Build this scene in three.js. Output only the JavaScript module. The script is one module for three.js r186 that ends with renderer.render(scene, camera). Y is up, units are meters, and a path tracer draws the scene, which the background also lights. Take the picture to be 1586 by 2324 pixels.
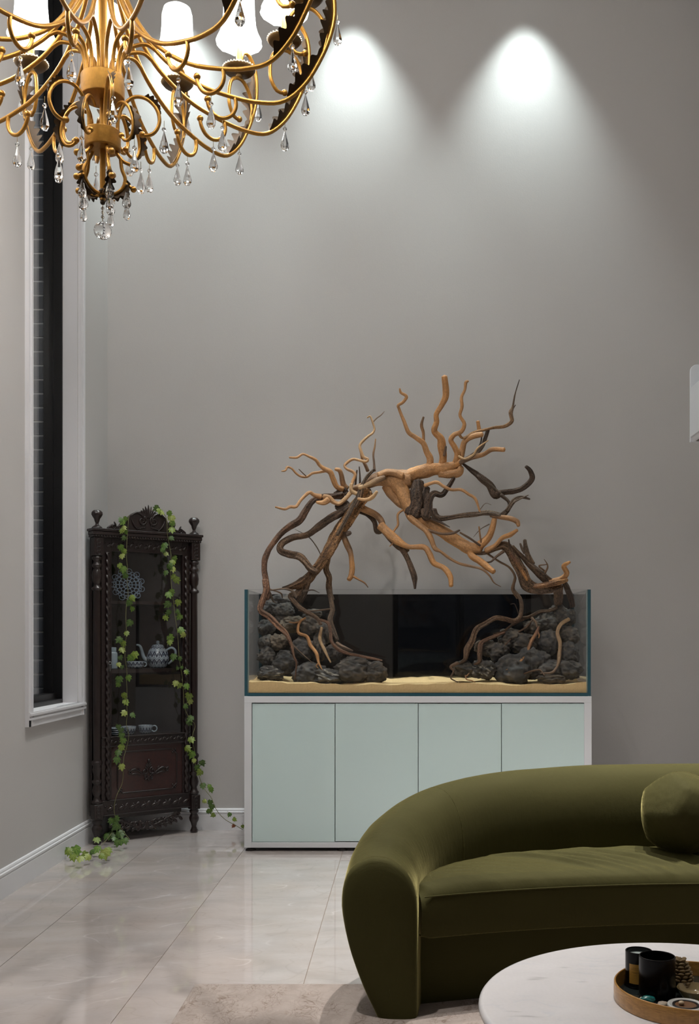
import * as THREE from 'three';
import { RoundedBoxGeometry } from 'three/addons/geometries/RoundedBoxGeometry.js';
import { mergeGeometries, mergeVertices } from 'three/addons/utils/BufferGeometryUtils.js';
import { ImprovedNoise } from 'three/addons/math/ImprovedNoise.js';

// ---------- camera, sky, lights, exposure ----------
const F = 2400, CX = 920, CY = 1450, EYE = 1.1025;       // focal length and vanishing point in photo pixels, eye height
const W = 1586, H = 2324, FULLH = 2900, FULLW = FULLH * W / H;
const scene = new THREE.Scene();
scene.background = new THREE.Color(0.010, 0.012, 0.016);  // night
const camera = new THREE.PerspectiveCamera(2 * Math.atan(1450 / F) * 180 / Math.PI, W / H, 0.05, 60);
camera.setViewOffset(FULLW, FULLH, FULLW / 2 - CX, 0, W, H);
camera.position.set(0, EYE, 0);
scene.add(camera);
const renderer = new THREE.WebGLRenderer({ antialias: true });
renderer.toneMapping = THREE.LinearToneMapping;
renderer.toneMappingExposure = 1.0;
renderer.shadowMap.enabled = true;
const LAMP = { wash: 11.5, chandelier: 0.345 };          // candela
const COOL = new THREE.Color(0.87, 1.0, 1.0), WARM = new THREE.Color(1.0, 0.968, 0.93);
const CEIL = 4.95;

// ---------- helpers ----------
const V3 = THREE.Vector3;
const v = (x, y, z) => new V3(x, y, z);
const at = (px, py, d) => v((px - CX) * d / F, EYE + (CY - py) * d / F, -d);
let seed = 7;
function rnd() { seed |= 0; seed = seed + 0x6D2B79F5 | 0; let t = Math.imul(seed ^ seed >>> 15, 1 | seed); t = t + Math.imul(t ^ t >>> 7, 61 | t) ^ t; return ((t ^ t >>> 14) >>> 0) / 4294967296; }
const rr = (a, b) => a + (b - a) * rnd();
const pn = new ImprovedNoise();
const noise = (x, y, z) => pn.noise(x + 31.7, y + 17.3, z + 11.9);
const fbm = (x, y, z, o = 4) => { let s = 0, a = 1, f = 1; for (let i = 0; i < o; i++) { s += a * noise(x * f, y * f, z * f); a *= 0.5; f *= 2.03; } return s; };
const clamp = (x, a = 0, b = 1) => Math.min(b, Math.max(a, x));
const lerp = (a, b, t) => a + (b - a) * t;
const smooth = (a, b, x) => { const t = clamp((x - a) / (b - a)); return t * t * (3 - 2 * t); };
const used = {};
function numbered(n) { const k = used[n] = (used[n] ?? -1) + 1; return k ? n + '_' + String(k).padStart(3, '0') : n; }
function tag(o, label, category, group, kind) {
  if (label) o.userData.label = label; if (category) o.userData.category = category;
  if (group) o.userData.group = group; if (kind) o.userData.kind = kind; return o;
}
function thing(name, label, category, pos = [0, 0, 0], turn = 0, group) {
  const o = new THREE.Group(); o.name = numbered(name); o.position.set(...pos); o.rotation.y = turn; scene.add(o);
  return tag(o, label, category, group);
}
function struct(name, pos = [0, 0, 0]) { const o = new THREE.Group(); o.name = name; o.position.set(...pos); o.userData.kind = 'structure'; scene.add(o); return o; }
function part(name, geo, mat, parent) { const m = new THREE.Mesh(geo, mat); m.name = name; parent.add(m); return m; }
const single = (name, geo, mat, label, category, group) => { const m = new THREE.Mesh(geo, mat); m.name = numbered(name); scene.add(m); return tag(m, label, category, group); };
const clean = (g) => { g = g.index ? g.toNonIndexed() : g; for (const k of Object.keys(g.attributes)) if (!['position', 'normal', 'uv'].includes(k)) g.deleteAttribute(k); if (!g.attributes.uv) g.setAttribute('uv', new THREE.BufferAttribute(new Float32Array(g.attributes.position.count * 2), 2)); return g; };
const join = (list) => mergeGeometries(list.map(clean));
const shift = (g, x, y, z) => g.translate(x, y, z);
const rbox = (w, h, d, r = 0.004, s = 2) => new RoundedBoxGeometry(w, h, d, s, Math.min(r, w / 2.01, h / 2.01, d / 2.01));
const box = (x0, x1, y0, y1, z0, z1, r = 0) => (r ? rbox(x1 - x0, y1 - y0, z1 - z0, r) : new THREE.BoxGeometry(x1 - x0, y1 - y0, z1 - z0)).translate((x0 + x1) / 2, (y0 + y1) / 2, (z0 + z1) / 2);
const lathe = (pts, seg = 24) => new THREE.LatheGeometry(pts.map((p) => new THREE.Vector2(Math.max(p[0], 0.0001), p[1])), seg);
// a tube along points with its own radius at each point; bump(t, angle) multiplies the radius
function sweepTube(pts, radii, { seg = 40, sides = 10, bump = null, uvScale = 8, cap = true, curve = null } = {}) {
  const c = curve ?? new THREE.CatmullRomCurve3(pts, false, 'centripetal');
  const n = seg, fr = c.computeFrenetFrames(n, false), pos = [], uv = [], idx = [];
  const len = c.getLength();
  for (let i = 0; i <= n; i++) {
    const t = i / n, p = c.getPointAt(t), u = c.getUtoTmapping(t) * (radii.length - 1), k = Math.min(Math.floor(u), radii.length - 2), r = lerp(radii[k], radii[k + 1], u - k);
    for (let j = 0; j <= sides; j++) {
      const a = j / sides * 2 * Math.PI, q = r * (bump ? bump(t, j === sides ? 0 : a, p) : 1);
      const N = fr.normals[i], B = fr.binormals[i], cs = Math.cos(a) * q, sn = Math.sin(a) * q;
      pos.push(p.x + N.x * cs + B.x * sn, p.y + N.y * cs + B.y * sn, p.z + N.z * cs + B.z * sn); uv.push(t * len * uvScale, j / sides);
    }
  }
  for (let i = 0; i < n; i++) for (let j = 0; j < sides; j++) { const a = i * (sides + 1) + j, b = a + sides + 1; idx.push(a, a + 1, b, b, a + 1, b + 1); }
  if (cap) for (const e of [0, n]) {
    const p = c.getPointAt(e / n), m = pos.length / 3, T = fr.tangents[e].clone().multiplyScalar((e ? 1 : -1) * radii[e ? radii.length - 1 : 0] * 0.5); pos.push(p.x + T.x, p.y + T.y, p.z + T.z); uv.push(e ? len * uvScale : 0, 0.5);
    for (let j = 0; j < sides; j++) { const a = e * (sides + 1) + j; e ? idx.push(a, a + 1, m) : idx.push(a + 1, a, m); }
  }
  const g = new THREE.BufferGeometry(); g.setAttribute('position', new THREE.Float32BufferAttribute(pos, 3)); g.setAttribute('uv', new THREE.Float32BufferAttribute(uv, 2)); g.setIndex(idx); g.computeVertexNormals();
  const nn = g.attributes.normal; // close the seam
  for (let i = 0; i <= n; i++) { const a = i * (sides + 1), b = a + sides, s = v(nn.getX(a) + nn.getX(b), nn.getY(a) + nn.getY(b), nn.getZ(a) + nn.getZ(b)).normalize(); nn.setXYZ(a, s.x, s.y, s.z); nn.setXYZ(b, s.x, s.y, s.z); }
  return g;
}
const tube = (pts, r, seg = 24, sides = 8) => sweepTube(pts, Array.isArray(r) ? r : [r, r], { seg, sides });
function grid(nu, nv, fn, uvs = 1) { // fn(u, v) -> Vector3
  const pos = [], uv = [], idx = [];
  for (let i = 0; i <= nu; i++) for (let j = 0; j <= nv; j++) { const p = fn(i / nu, j / nv); pos.push(p.x, p.y, p.z); uv.push(p.u ?? i / nu * uvs, p.w ?? j / nv * uvs); }
  for (let i = 0; i < nu; i++) for (let j = 0; j < nv; j++) { const a = i * (nv + 1) + j, b = a + nv + 1; idx.push(a, b, a + 1, b, b + 1, a + 1); }
  const g = new THREE.BufferGeometry(); g.setAttribute('position', new THREE.Float32BufferAttribute(pos, 3)); g.setAttribute('uv', new THREE.Float32BufferAttribute(uv, 2)); g.setIndex(idx); g.computeVertexNormals(); return g;
}
// texture from f(x, y) in 0..1 -> [r, g, b] sRGB 0..255
function tex(w, h, f, srgb = true, rx = 1, ry = 1) {
  const d = new Uint8Array(w * h * 4);
  for (let y = 0; y < h; y++) for (let x = 0; x < w; x++) { const c = f(x / w, y / h), o = (y * w + x) * 4; d[o] = clamp(c[0], 0, 255); d[o + 1] = clamp(c[1], 0, 255); d[o + 2] = clamp(c[2], 0, 255); d[o + 3] = 255; }
  const t = new THREE.DataTexture(d, w, h); t.magFilter = THREE.LinearFilter; t.wrapS = t.wrapT = THREE.RepeatWrapping; if (srgb) t.colorSpace = THREE.SRGBColorSpace; t.repeat.set(rx, ry); t.needsUpdate = true; return t;
}
const std = (color, roughness = 0.6, o = {}) => new THREE.MeshStandardMaterial({ color, roughness, ...o });
const phys = (color, roughness = 0.6, o = {}) => new THREE.MeshPhysicalMaterial({ color, roughness, ...o });
// seamless noise on a torus of period 1
const per = (x, y, fx, fy, s = 0) => { const a = x * 2 * Math.PI, b = y * 2 * Math.PI; return 0.5 * (noise(Math.cos(a) * fx + s, Math.sin(a) * fx, Math.cos(b) * fy + s) + noise(Math.sin(b) * fy + s, Math.cos(a) * fx + 9, Math.sin(a) * fx + s)); };

// ---------- materials ----------
const grain = tex(256, 256, (x, y) => { const n = 128 + 60 * per(x, y, 14, 14) + 60 * per(x, y, 34, 34, 5) + rr(-18, 18); return [n, n, n]; }, false);
const M = {};
M.wall = std(0xbebbb9, 0.93, { bumpMap: grain, bumpScale: 0.0006 });
M.ceiling = std(0xe8e6e2, 0.95);
M.trim = std(0xdedde0, 0.42);
M.black = std(0x0d0b0c, 0.4);
M.pane = phys(0xffffff, 0.0, { transmission: 1, thickness: 0, ior: 1.5 });
M.brick = [0x646b75, 0x5d646e, 0x6a717b].map((c) => std(c, 0.9, { bumpMap: grain, bumpScale: 0.002 }));
M.mortar = std(0xd6dade, 0.95);
M.white = std(0xdcdee2, 0.38);
M.steel = std(0x9a9da0, 0.3, { metalness: 1 });
M.rubber = std(0x2a2422, 0.7);

// ---------- the room ----------
const XL = -1.72, XR = 1.72, XRR = 3.3, ZB = -6.11, ZF = 2.6;
const wallUV = (g) => { const p = g.attributes.position, n = g.attributes.normal, u = g.attributes.uv; for (let i = 0; i < p.count; i++) { const ax = Math.abs(n.getX(i)) > 0.5; u.setXY(i, (ax ? p.getZ(i) : p.getX(i)) * 3, p.getY(i) * 3); } return g; };
{
  const wb = struct('wall_back'); part('plaster', wallUV(box(XL - 0.3, XRR + 0.2, -0.1, CEIL + 0.2, ZB - 0.2, ZB)), M.wall, wb);
  // left wall, with the tall window's opening cut out (z -4.86 .. -5.55, y 0.763 .. 4.75)
  const wl = struct('wall_left'), xl = XL - 0.10;
  part('plaster', wallUV(box(xl, XL, -0.1, CEIL + 0.2, -4.86, ZF)), M.wall, wl);
  part('plaster', wallUV(box(xl, XL, -0.1, CEIL + 0.2, ZB, -5.55)), M.wall, wl);
  part('plaster', wallUV(box(xl, XL, -0.1, 0.745, -5.55, -4.86)), M.wall, wl);
  part('plaster', wallUV(box(xl, XL, 4.75, CEIL + 0.2, -5.55, -4.86)), M.wall, wl);
  const wr = struct('wall_right');   // a short return beside the tank wall, then the room widens
  part('plaster', wallUV(box(XR, XR + 0.16, -0.1, CEIL + 0.2, ZB, -4.45)), M.wall, wr);
  part('plaster', wallUV(box(XRR, XRR + 0.2, -0.1, CEIL + 0.2, ZB, ZF + 0.2)), M.wall, wr);
  const wf = struct('wall_front');   // behind the camera, with a dark glass door to the night
  part('plaster', wallUV(box(XL - 0.2, -0.17, -0.1, CEIL + 0.2, ZF, ZF + 0.2)), M.wall, wf);
  part('plaster', wallUV(box(1.62, XRR + 0.2, -0.1, CEIL + 0.2, ZF, ZF + 0.2)), M.wall, wf);
  part('plaster', wallUV(box(-0.17, 1.62, 2.5, CEIL + 0.2, ZF, ZF + 0.2)), M.wall, wf);
  const d = struct('door_1'); part('door_pane', box(-0.10, 1.55, 0.06, 2.43, ZF + 0.09, ZF + 0.10), M.pane, d);
  part('door_frame', join([box(-0.17, -0.10, 0, 2.5, ZF + 0.05, ZF + 0.14), box(1.55, 1.62, 0, 2.5, ZF + 0.05, ZF + 0.14), box(-0.1, 1.55, 2.43, 2.5, ZF + 0.05, ZF + 0.14), box(-0.1, 1.55, 0, 0.06, ZF + 0.05, ZF + 0.14), box(0.70, 0.76, 0.06, 2.43, ZF + 0.06, ZF + 0.13)]), M.black, d);
  const c = struct('ceiling'); part('plaster', box(XL - 0.3, XRR + 0.2, CEIL, CEIL + 0.2, ZB - 0.2, ZF + 0.2), M.ceiling, c);
}
// floor of long polished stone slabs
{
  const marble = (s) => tex(1024, 512, (x, y) => {
    const wob = per(x, y, 1.1, 0.9, s) * 0.6, n = per(x + 0.05 * wob, y + wob * 0.12, 0.9, 1.5, s + 3) * 1.1 + per(x, y + wob * 0.12, 1.6, 3.4, s + 8) * 0.6 + per(x, y + wob * 0.05, 3, 9, s) * 0.22;
    const gate = smooth(0.05, 0.35, per(x, y, 1.7, 1.7, s + 60)), vein = Math.pow(1 - Math.abs(per(x + wob * 0.1, y + wob * 0.3 + x * 0.0, 1.2, 2.6, s + 21)), 60) * gate, vein2 = Math.pow(1 - Math.abs(per(x, y + wob * 0.2, 2.0, 3.4, s + 37)), 70) * (1 - gate);
    const b = 168 + n * 15 + vein * 22 - vein2 * 8 + per(x, y, 14, 40, s) * 3, warm = per(x, y, 1.2, 1.5, s + 80);
    return [b + 4 + warm * 4, b - 5, b - 9 - warm * 4];
  }, true);
  const fl = struct('floor'), TW = 0.519, x0 = -1.3635 - TW;
  const mats = [1, 2, 3, 4].map((s) => { const t = marble(s * 13.1); return phys(0xffffff, 0.03, { map: t, ior: 2.1 }); });
  part('grout', box(XL - 0.2, XRR + 0.1, -0.12, -0.0022, ZB - 0.1, ZF + 0.1), std(0x7a6a5c, 0.8), fl);
  let k = 0;
  const rows = [[ZB - 0.05, -5.93], [-5.93, -2.79], [-2.79, 0.3], [0.3, ZF + 0.08]];
  for (let i = 0; i < 10; i++) for (const [za, zb] of rows) {
    const xa = x0 + i * TW + 0.0011, xb = x0 + (i + 1) * TW - 0.0011;
    const g = box(xa, xb, -0.012, 0, za + 0.0004, zb - 0.0004, 0), p = g.attributes.position, u = g.attributes.uv, ou = rnd(), ov = rnd();
    for (let q = 0; q < p.count; q++) u.setXY(q, ou + p.getX(q) / 1.6, ov + p.getZ(q) / 1.1);
    part('tile', g, mats[(k * 7 + i) % 4], fl); k++;
  }
}
// skirting boards: a flat face with two beads on top
{
  const prof = [[0, 0], [0.015, 0], [0.015, 0.088], [0.0125, 0.091], [0.0125, 0.095], [0.016, 0.098], [0.016, 0.106], [0.0105, 0.109], [0.0105, 0.112], [0.011, 0.115], [0.008, 0.122], [0, 0.124]];
  const run = (len) => { const s = new THREE.Shape(prof.map((p) => new THREE.Vector2(p[0], p[1]))); return new THREE.ExtrudeGeometry(s, { depth: len, bevelEnabled: false }); };
  const bl = struct('baseboard_left'); part('moulding', run(8.5).translate(0, 0, 0).translate(XL, 0, ZB), M.trim, bl);
  const bb = struct('baseboard_back'); part('moulding', run(3.44).rotateY(-Math.PI / 2).translate(XR, 0, ZB), M.trim, bb);
  const br = struct('baseboard_right'); part('moulding', run(1.6).rotateY(Math.PI).translate(XR, 0, -4.5), M.trim, br);
}
// tall window in the left wall
{
  const w = struct('window_1');
  const y0 = 0.703, y1 = 4.80, za = -4.78, zb = -5.624;                // outside of the casing
  // casing: stepped moulding around the opening
  const stepV = (zOut, zIn) => { const s = Math.sign(zIn - zOut), g = []; const wd = Math.abs(zIn - zOut); for (const [a, b, t] of [[0, 0.45, 0.018], [0.45, 0.62, 0.023], [0.62, 0.82, 0.016], [0.82, 1, 0.020]]) { const p = zOut + s * wd * a, q = zOut + s * wd * b; g.push(box(XL, XL + t, y0, y1, Math.min(p, q), Math.max(p, q))); } return g; };
  part('casing', join(stepV(za, -4.835)), M.trim, w);
  part('casing', join(stepV(zb, -5.555)), M.trim, w);
  const rail = []; for (const [a, b, t] of [[0, 0.030, 0.018], [0.030, 0.040, 0.024], [0.040, 0.050, 0.020], [0.050, 0.060, 0.027], [0.060, 0.066, 0.022]]) rail.push(box(XL, XL + t, y0 + a, y0 + b, zb + 0.004, za - 0.004));
  part('casing', join(rail), M.trim, w);
  part('casing', join([box(XL, XL + 0.018, y1 - 0.05, y1, zb, za)]), M.trim, w);
  // reveal boards and sill
  part('reveal', box(XL - 0.077, XL - 0.0005, 0.765, 4.76, -5.575, -5.546), M.trim, w);
  part('reveal', box(XL - 0.077, XL - 0.0005, 0.765, 4.76, -4.864, -4.838), M.trim, w);
  part('window_sill', box(XL - 0.077, XL + 0.014, 0.745, 0.769, -5.566, -4.838, 0.003), M.trim, w);
  // black aluminium frame with a stepped sash
  const fx0 = XL - 0.17, fx1 = XL - 0.077;
  part('window_frame', join([box(fx0, fx1, 0.745, 4.76, -5.60, -5.535), box(fx0, fx1 - 0.045, 0.745, 4.76, -5.535, -5.522), box(fx0, fx1, 0.745, 4.76, -4.89, -4.83), box(fx0, fx1, 0.745, 0.79, -5.535, -4.89), box(fx0, fx1 - 0.03, 0.79, 0.82, -5.535, -4.89), box(fx0, fx1, 4.70, 4.76, -5.535, -4.89)]), M.black, w);
  part('window_pane', box(XL - 0.143, XL - 0.138, 0.815, 4.70, -5.525, -4.89), M.pane, w);
  // the brick return outside
  const o = struct('wall_outside'), bx0 = XL - 0.40, bx1 = XL - 0.172;
  part('mortar', box(bx0, bx1, 0.2, CEIL, -5.80, -5.545), M.mortar, o);
  const bh = 0.0735; let k = 0;
  for (let y = 0.33; y < CEIL - 0.1; y += bh, k++) part('brick', rbox(bx1 - bx0 - 0.006, bh - 0.0085, 0.25, 0.004, 1).translate((bx0 + bx1) / 2 + 0.002, y + bh / 2, -5.665 + (k % 3) * 0.0012), M.brick[k % 3], o);
  part('ground', box(-6, XL - 0.4, -0.3, -0.1, -8, 4), std(0x30302e, 0.9), o);
}
// white split air conditioner on the right return wall
{
  const t = thing('air_conditioner', 'white wall-mounted air conditioner at the right edge of the photo', 'air conditioner', [XR, 2.135, -5.15]);
  const s = new THREE.Shape(); s.moveTo(0, 0.03); s.lineTo(-0.08, 0.005); s.lineTo(-0.20, 0); s.quadraticCurveTo(-0.222, 0.01, -0.222, 0.05); s.lineTo(-0.222, 0.272); s.quadraticCurveTo(-0.220, 0.285, -0.200, 0.292); s.lineTo(0, 0.335); s.lineTo(0, 0.03);
  const g = new THREE.ExtrudeGeometry(s, { depth: 0.76, bevelEnabled: true, bevelSize: 0.004, bevelThickness: 0.006, bevelSegments: 3, curveSegments: 10 }).translate(-0.005, 0, -0.37);
  const cap = new THREE.Shape(); cap.moveTo(0, 0.0); cap.lineTo(-0.224, 0.0); cap.lineTo(-0.224, 0.365); cap.quadraticCurveTo(-0.222, 0.398, -0.19, 0.40); cap.lineTo(0, 0.40); cap.lineTo(0, 0);
  const capG = new THREE.ExtrudeGeometry(cap, { depth: 0.010, bevelEnabled: true, bevelSize: 0.003, bevelThickness: 0.003, bevelSegments: 2, curveSegments: 12 }).translate(-0.004, 0, 0);
  part('end_cap', capG.clone().translate(0, 0, -0.392), M.white, t); part('end_cap', capG.translate(0, 0, 0.392), M.white, t);
  part('housing', g, M.white, t);
  part('front_panel', box(-0.2345, -0.2275, 0.02, 0.278, -0.374, 0.388, 0.003), M.white, t);
  part('louvre', rbox(0.14, 0.006, 0.70, 0.003).rotateZ(-0.1).translate(-0.14, -0.008, 0), std(0x6d655c, 0.6), t);
}
// recessed downlights: three wash the back wall, the others stand over the sofa, the table and the floor (intensity, cone)
for (const [x, z, kind, label] of [[-1.297, -5.905, 0, 'recessed ceiling downlight by the back wall above the corner cabinet'], [-0.305, -5.905, 0, 'recessed ceiling downlight by the back wall above the left end of the aquarium'], [0.687, -5.905, 0, 'recessed ceiling downlight by the back wall above the right end of the aquarium'], [0.6, -3.95, [66, 0.40], 'recessed ceiling downlight above the left half of the sofa'], [1.55, -3.95, [66, 0.40], 'recessed ceiling downlight above the right half of the sofa'], [-0.55, -4.45, [22, 0.62], 'recessed ceiling downlight in front of the corner cabinet'], [-0.8, -2.5, [44, 0.33], 'recessed ceiling downlight over the open floor by the left wall'], [0.58, -2.0, [16, 0.24], 'recessed ceiling downlight above the coffee table']]) {
  const t = thing('downlight', label, 'downlight', [x, CEIL, z], 0, 'ceiling downlights');
  part('rim', lathe([[0.036, -0.001], [0.048, -0.006], [0.052, -0.003], [0.052, 0.0]], 28), M.white, t);
  part('lens', new THREE.CylinderGeometry(0.035, 0.035, 0.003, 28).translate(0, -0.003, 0), std(0x111111, 0.5, { emissive: COOL, emissiveIntensity: 3 }), t);
  const l = kind ? new THREE.SpotLight(WARM, kind[0], 0, kind[1], 0.85, 2) : new THREE.SpotLight(COOL, LAMP.wash, 0, 0.60, 0.85, 2); l.position.set(x, CEIL - 0.02, z); l.target.position.set(x, 0, z - (kind ? 0 : 0.05)); l.shadow.radius = 1.5; l.castShadow = true; l.name = 'downlight_beam'; scene.add(l, l.target);
}
// ---------- aquarium stand ----------
const TF = 5.49, TS = F / TF, TX0 = -0.837, TX1 = 0.9665, TY = 0.805, TTOP = 1.359, TB = 6.045;
{
  const t = thing('aquarium_cabinet', 'long white cabinet with four pale mint doors under the aquarium', 'cabinet', [(TX0 + TX1) / 2, 0, -(TF + TB) / 2]);
  const cx = (TX0 + TX1) / 2, cz = -(TF + TB) / 2, L = (x0, x1, y0, y1, z0, z1, r = 0.0015) => box(x0 - cx, x1 - cx, y0, y1, z0 - cz, z1 - cz, r);
  const zf = -TF, zb = -TB, s = 0.0385;
  part('frame', join([L(TX0, TX1, 0.771, TY, zb, zf), L(TX0, TX0 + s, 0.018, 0.771, zb, zf), L(TX1 - s, TX1, 0.018, 0.771, zb, zf), L(TX0 + s, TX1 - s, 0.018, 0.046, zb, zf), L(TX0 + s, TX1 - s, 0.046, 0.771, zb, zb + 0.016), L(cx - 0.009, cx + 0.009, 0.046, 0.771, zb + 0.02, zf - 0.03)]), M.white, t);
  const mint = phys(0xcfe3e2, 0.22, { clearcoat: 0.6, clearcoatRoughness: 0.08 });
  const px = [571, 760, 949, 1138, 1327].map((p) => (p - CX) / TS);
  for (let i = 0; i < 4; i++) part('door', L(px[i] + (i ? 0.0016 : 0.003), px[i + 1] - (i < 3 ? 0.0016 : 0.003), 0.048 + (i % 2) * 0.003, 0.766 + (i % 2) * 0.001, zf - 0.020, zf - 0.0035, 0.0015), mint, t);
  for (const x of [TX0 + 0.03, -0.33, 0.065, 0.46, TX1 - 0.03]) for (const z of [zf - 0.03, zb + 0.03]) part('foot', lathe([[0, 0], [0.027, 0], [0.027, 0.006], [0.018, 0.010], [0.014, 0.0185], [0, 0.0185]], 14).translate(x - cx, 0, z - cz), M.rubber, t);
}
// ---------- aquarium ----------
{
  const cx = (TX0 + TX1) / 2, cz = -(TF + TB) / 2, t = thing('aquarium', 'long open-topped glass aquarium without water on the white cabinet', 'aquarium', [cx, TY, cz]);
  const zf = -TF - cz - 0.002, zb = -TB - cz + 0.008, x0 = TX0 + 0.001 - cx, x1 = TX1 - 0.004 - cx, h = TTOP - TY, g = 0.016;
  const edge = phys(0x2f5560, 0.12, { clearcoat: 1 }), face = phys(0xffffff, 0.0, { transmission: 1, thickness: 0, ior: 1.5 });
  const bevel = phys(0xc2e0e4, 0.15, { clearcoat: 1 });
  const paneX = (n, a, b, z0, z1) => part(n, box(a, b, 0.001, h, z0, z1), [face, face, bevel, edge, edge, edge], t);   // faces look along x
  const paneZ = (n, a, b, z0, z1) => part(n, box(a, b, 0.001, h, z0, z1), [edge, edge, bevel, edge, face, face], t);
  paneZ('front_pane', x0 + g, x1 - g, zf - 0.012, zf); paneZ('back_pane', x0 + g, x1 - g, zb, zb + 0.012);
  paneX('side_pane', x0, x0 + g, zb, zf); paneX('side_pane', x1 - g, x1, zb, zf);
  part('base_pane', box(x0 + g, x1 - g, 0.0, 0.016, zb + 0.012, zf - 0.012), edge, t);
  part('base_edge', box(x0 + g, x1 - g, 0.0, 0.0165, zf, zf + 0.0015), edge, t);
  for (const x of [x0 + g, x1 - g - 0.005]) part('silicone', box(x, x + 0.005, 0.016, h - 0.004, zf - 0.017, zf - 0.012), phys(0xd8e6e4, 0.3, { transmission: 0.7, thickness: 0 }), t);
  part('backing', box(x0, x1, 0.0, h - 0.002, zb - 0.006, zb - 0.001), phys(0x060606, 0.12), t);
}
// ---------- sand ----------
{
  const x0 = TX0 + 0.0185, x1 = TX1 - 0.0215, z0 = -TF - 0.0155, z1 = -TB + 0.0225, y0 = TY + 0.0172;
  const top = (x, z) => 0.867 + 0.017 * noise(x * 4.5, 3, z * 4) + 0.0075 * noise(x * 13, 7, z * 11) + 0.002 * noise(x * 40, 1, z * 40) + 0.018 * smooth(0.12, 0.53, -(z - z0)) + 0.008 * smooth(0.72, 0.95, x) + 0.010 * smooth(-0.6, -0.82, x);
  const nx = 220, nz = 60, pos = [], uv = [], idx = [], ring = [];
  for (let i = 0; i <= nx; i++) for (let j = 0; j <= nz; j++) { const x = lerp(x0, x1, i / nx), z = lerp(z0, z1, j / nz); pos.push(x, top(x, z), z); uv.push(x * 6, z * 6); }
  for (let i = 0; i < nx; i++) for (let j = 0; j < nz; j++) { const a = i * (nz + 1) + j, b = a + nz + 1; idx.push(a, b, a + 1, b, b + 1, a + 1); }
  const side = (list) => { const s = pos.length / 3; list.forEach(([x, z]) => { pos.push(x, top(x, z), z, x, y0, z); uv.push((x + z) * 6, 0.3, (x + z) * 6, 0); }); for (let i = 0; i < list.length - 1; i++) { const a = s + i * 2; idx.push(a, a + 1, a + 2, a + 2, a + 1, a + 3); } };
  const lin = (a, b, n, f) => Array.from({ length: n + 1 }, (_, i) => f(lerp(a, b, i / n)));
  side(lin(x1, x0, nx, (x) => [x, z0])); side(lin(x0, x1, nx, (x) => [x, z1])); side(lin(z0, z1, nz, (z) => [x0, z])); side(lin(z1, z0, nz, (z) => [x1, z]));
  const g = new THREE.BufferGeometry(); g.setAttribute('position', new THREE.Float32BufferAttribute(pos, 3)); g.setAttribute('uv', new THREE.Float32BufferAttribute(uv, 2)); g.setIndex(idx); g.computeVertexNormals();
  const sandTex = tex(256, 256, (x, y) => { const n = rr(-14, 14) + per(x, y, 6, 6) * 12; return [226 + n, 196 + n, 143 + n]; });
  const m = single('sand', g, std(0xffffff, 0.95, { map: sandTex, bumpMap: grain, bumpScale: 0.001 }), 'pale rippled sand covering the floor of the aquarium', 'sand'); m.userData.kind = 'stuff';
}
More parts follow.
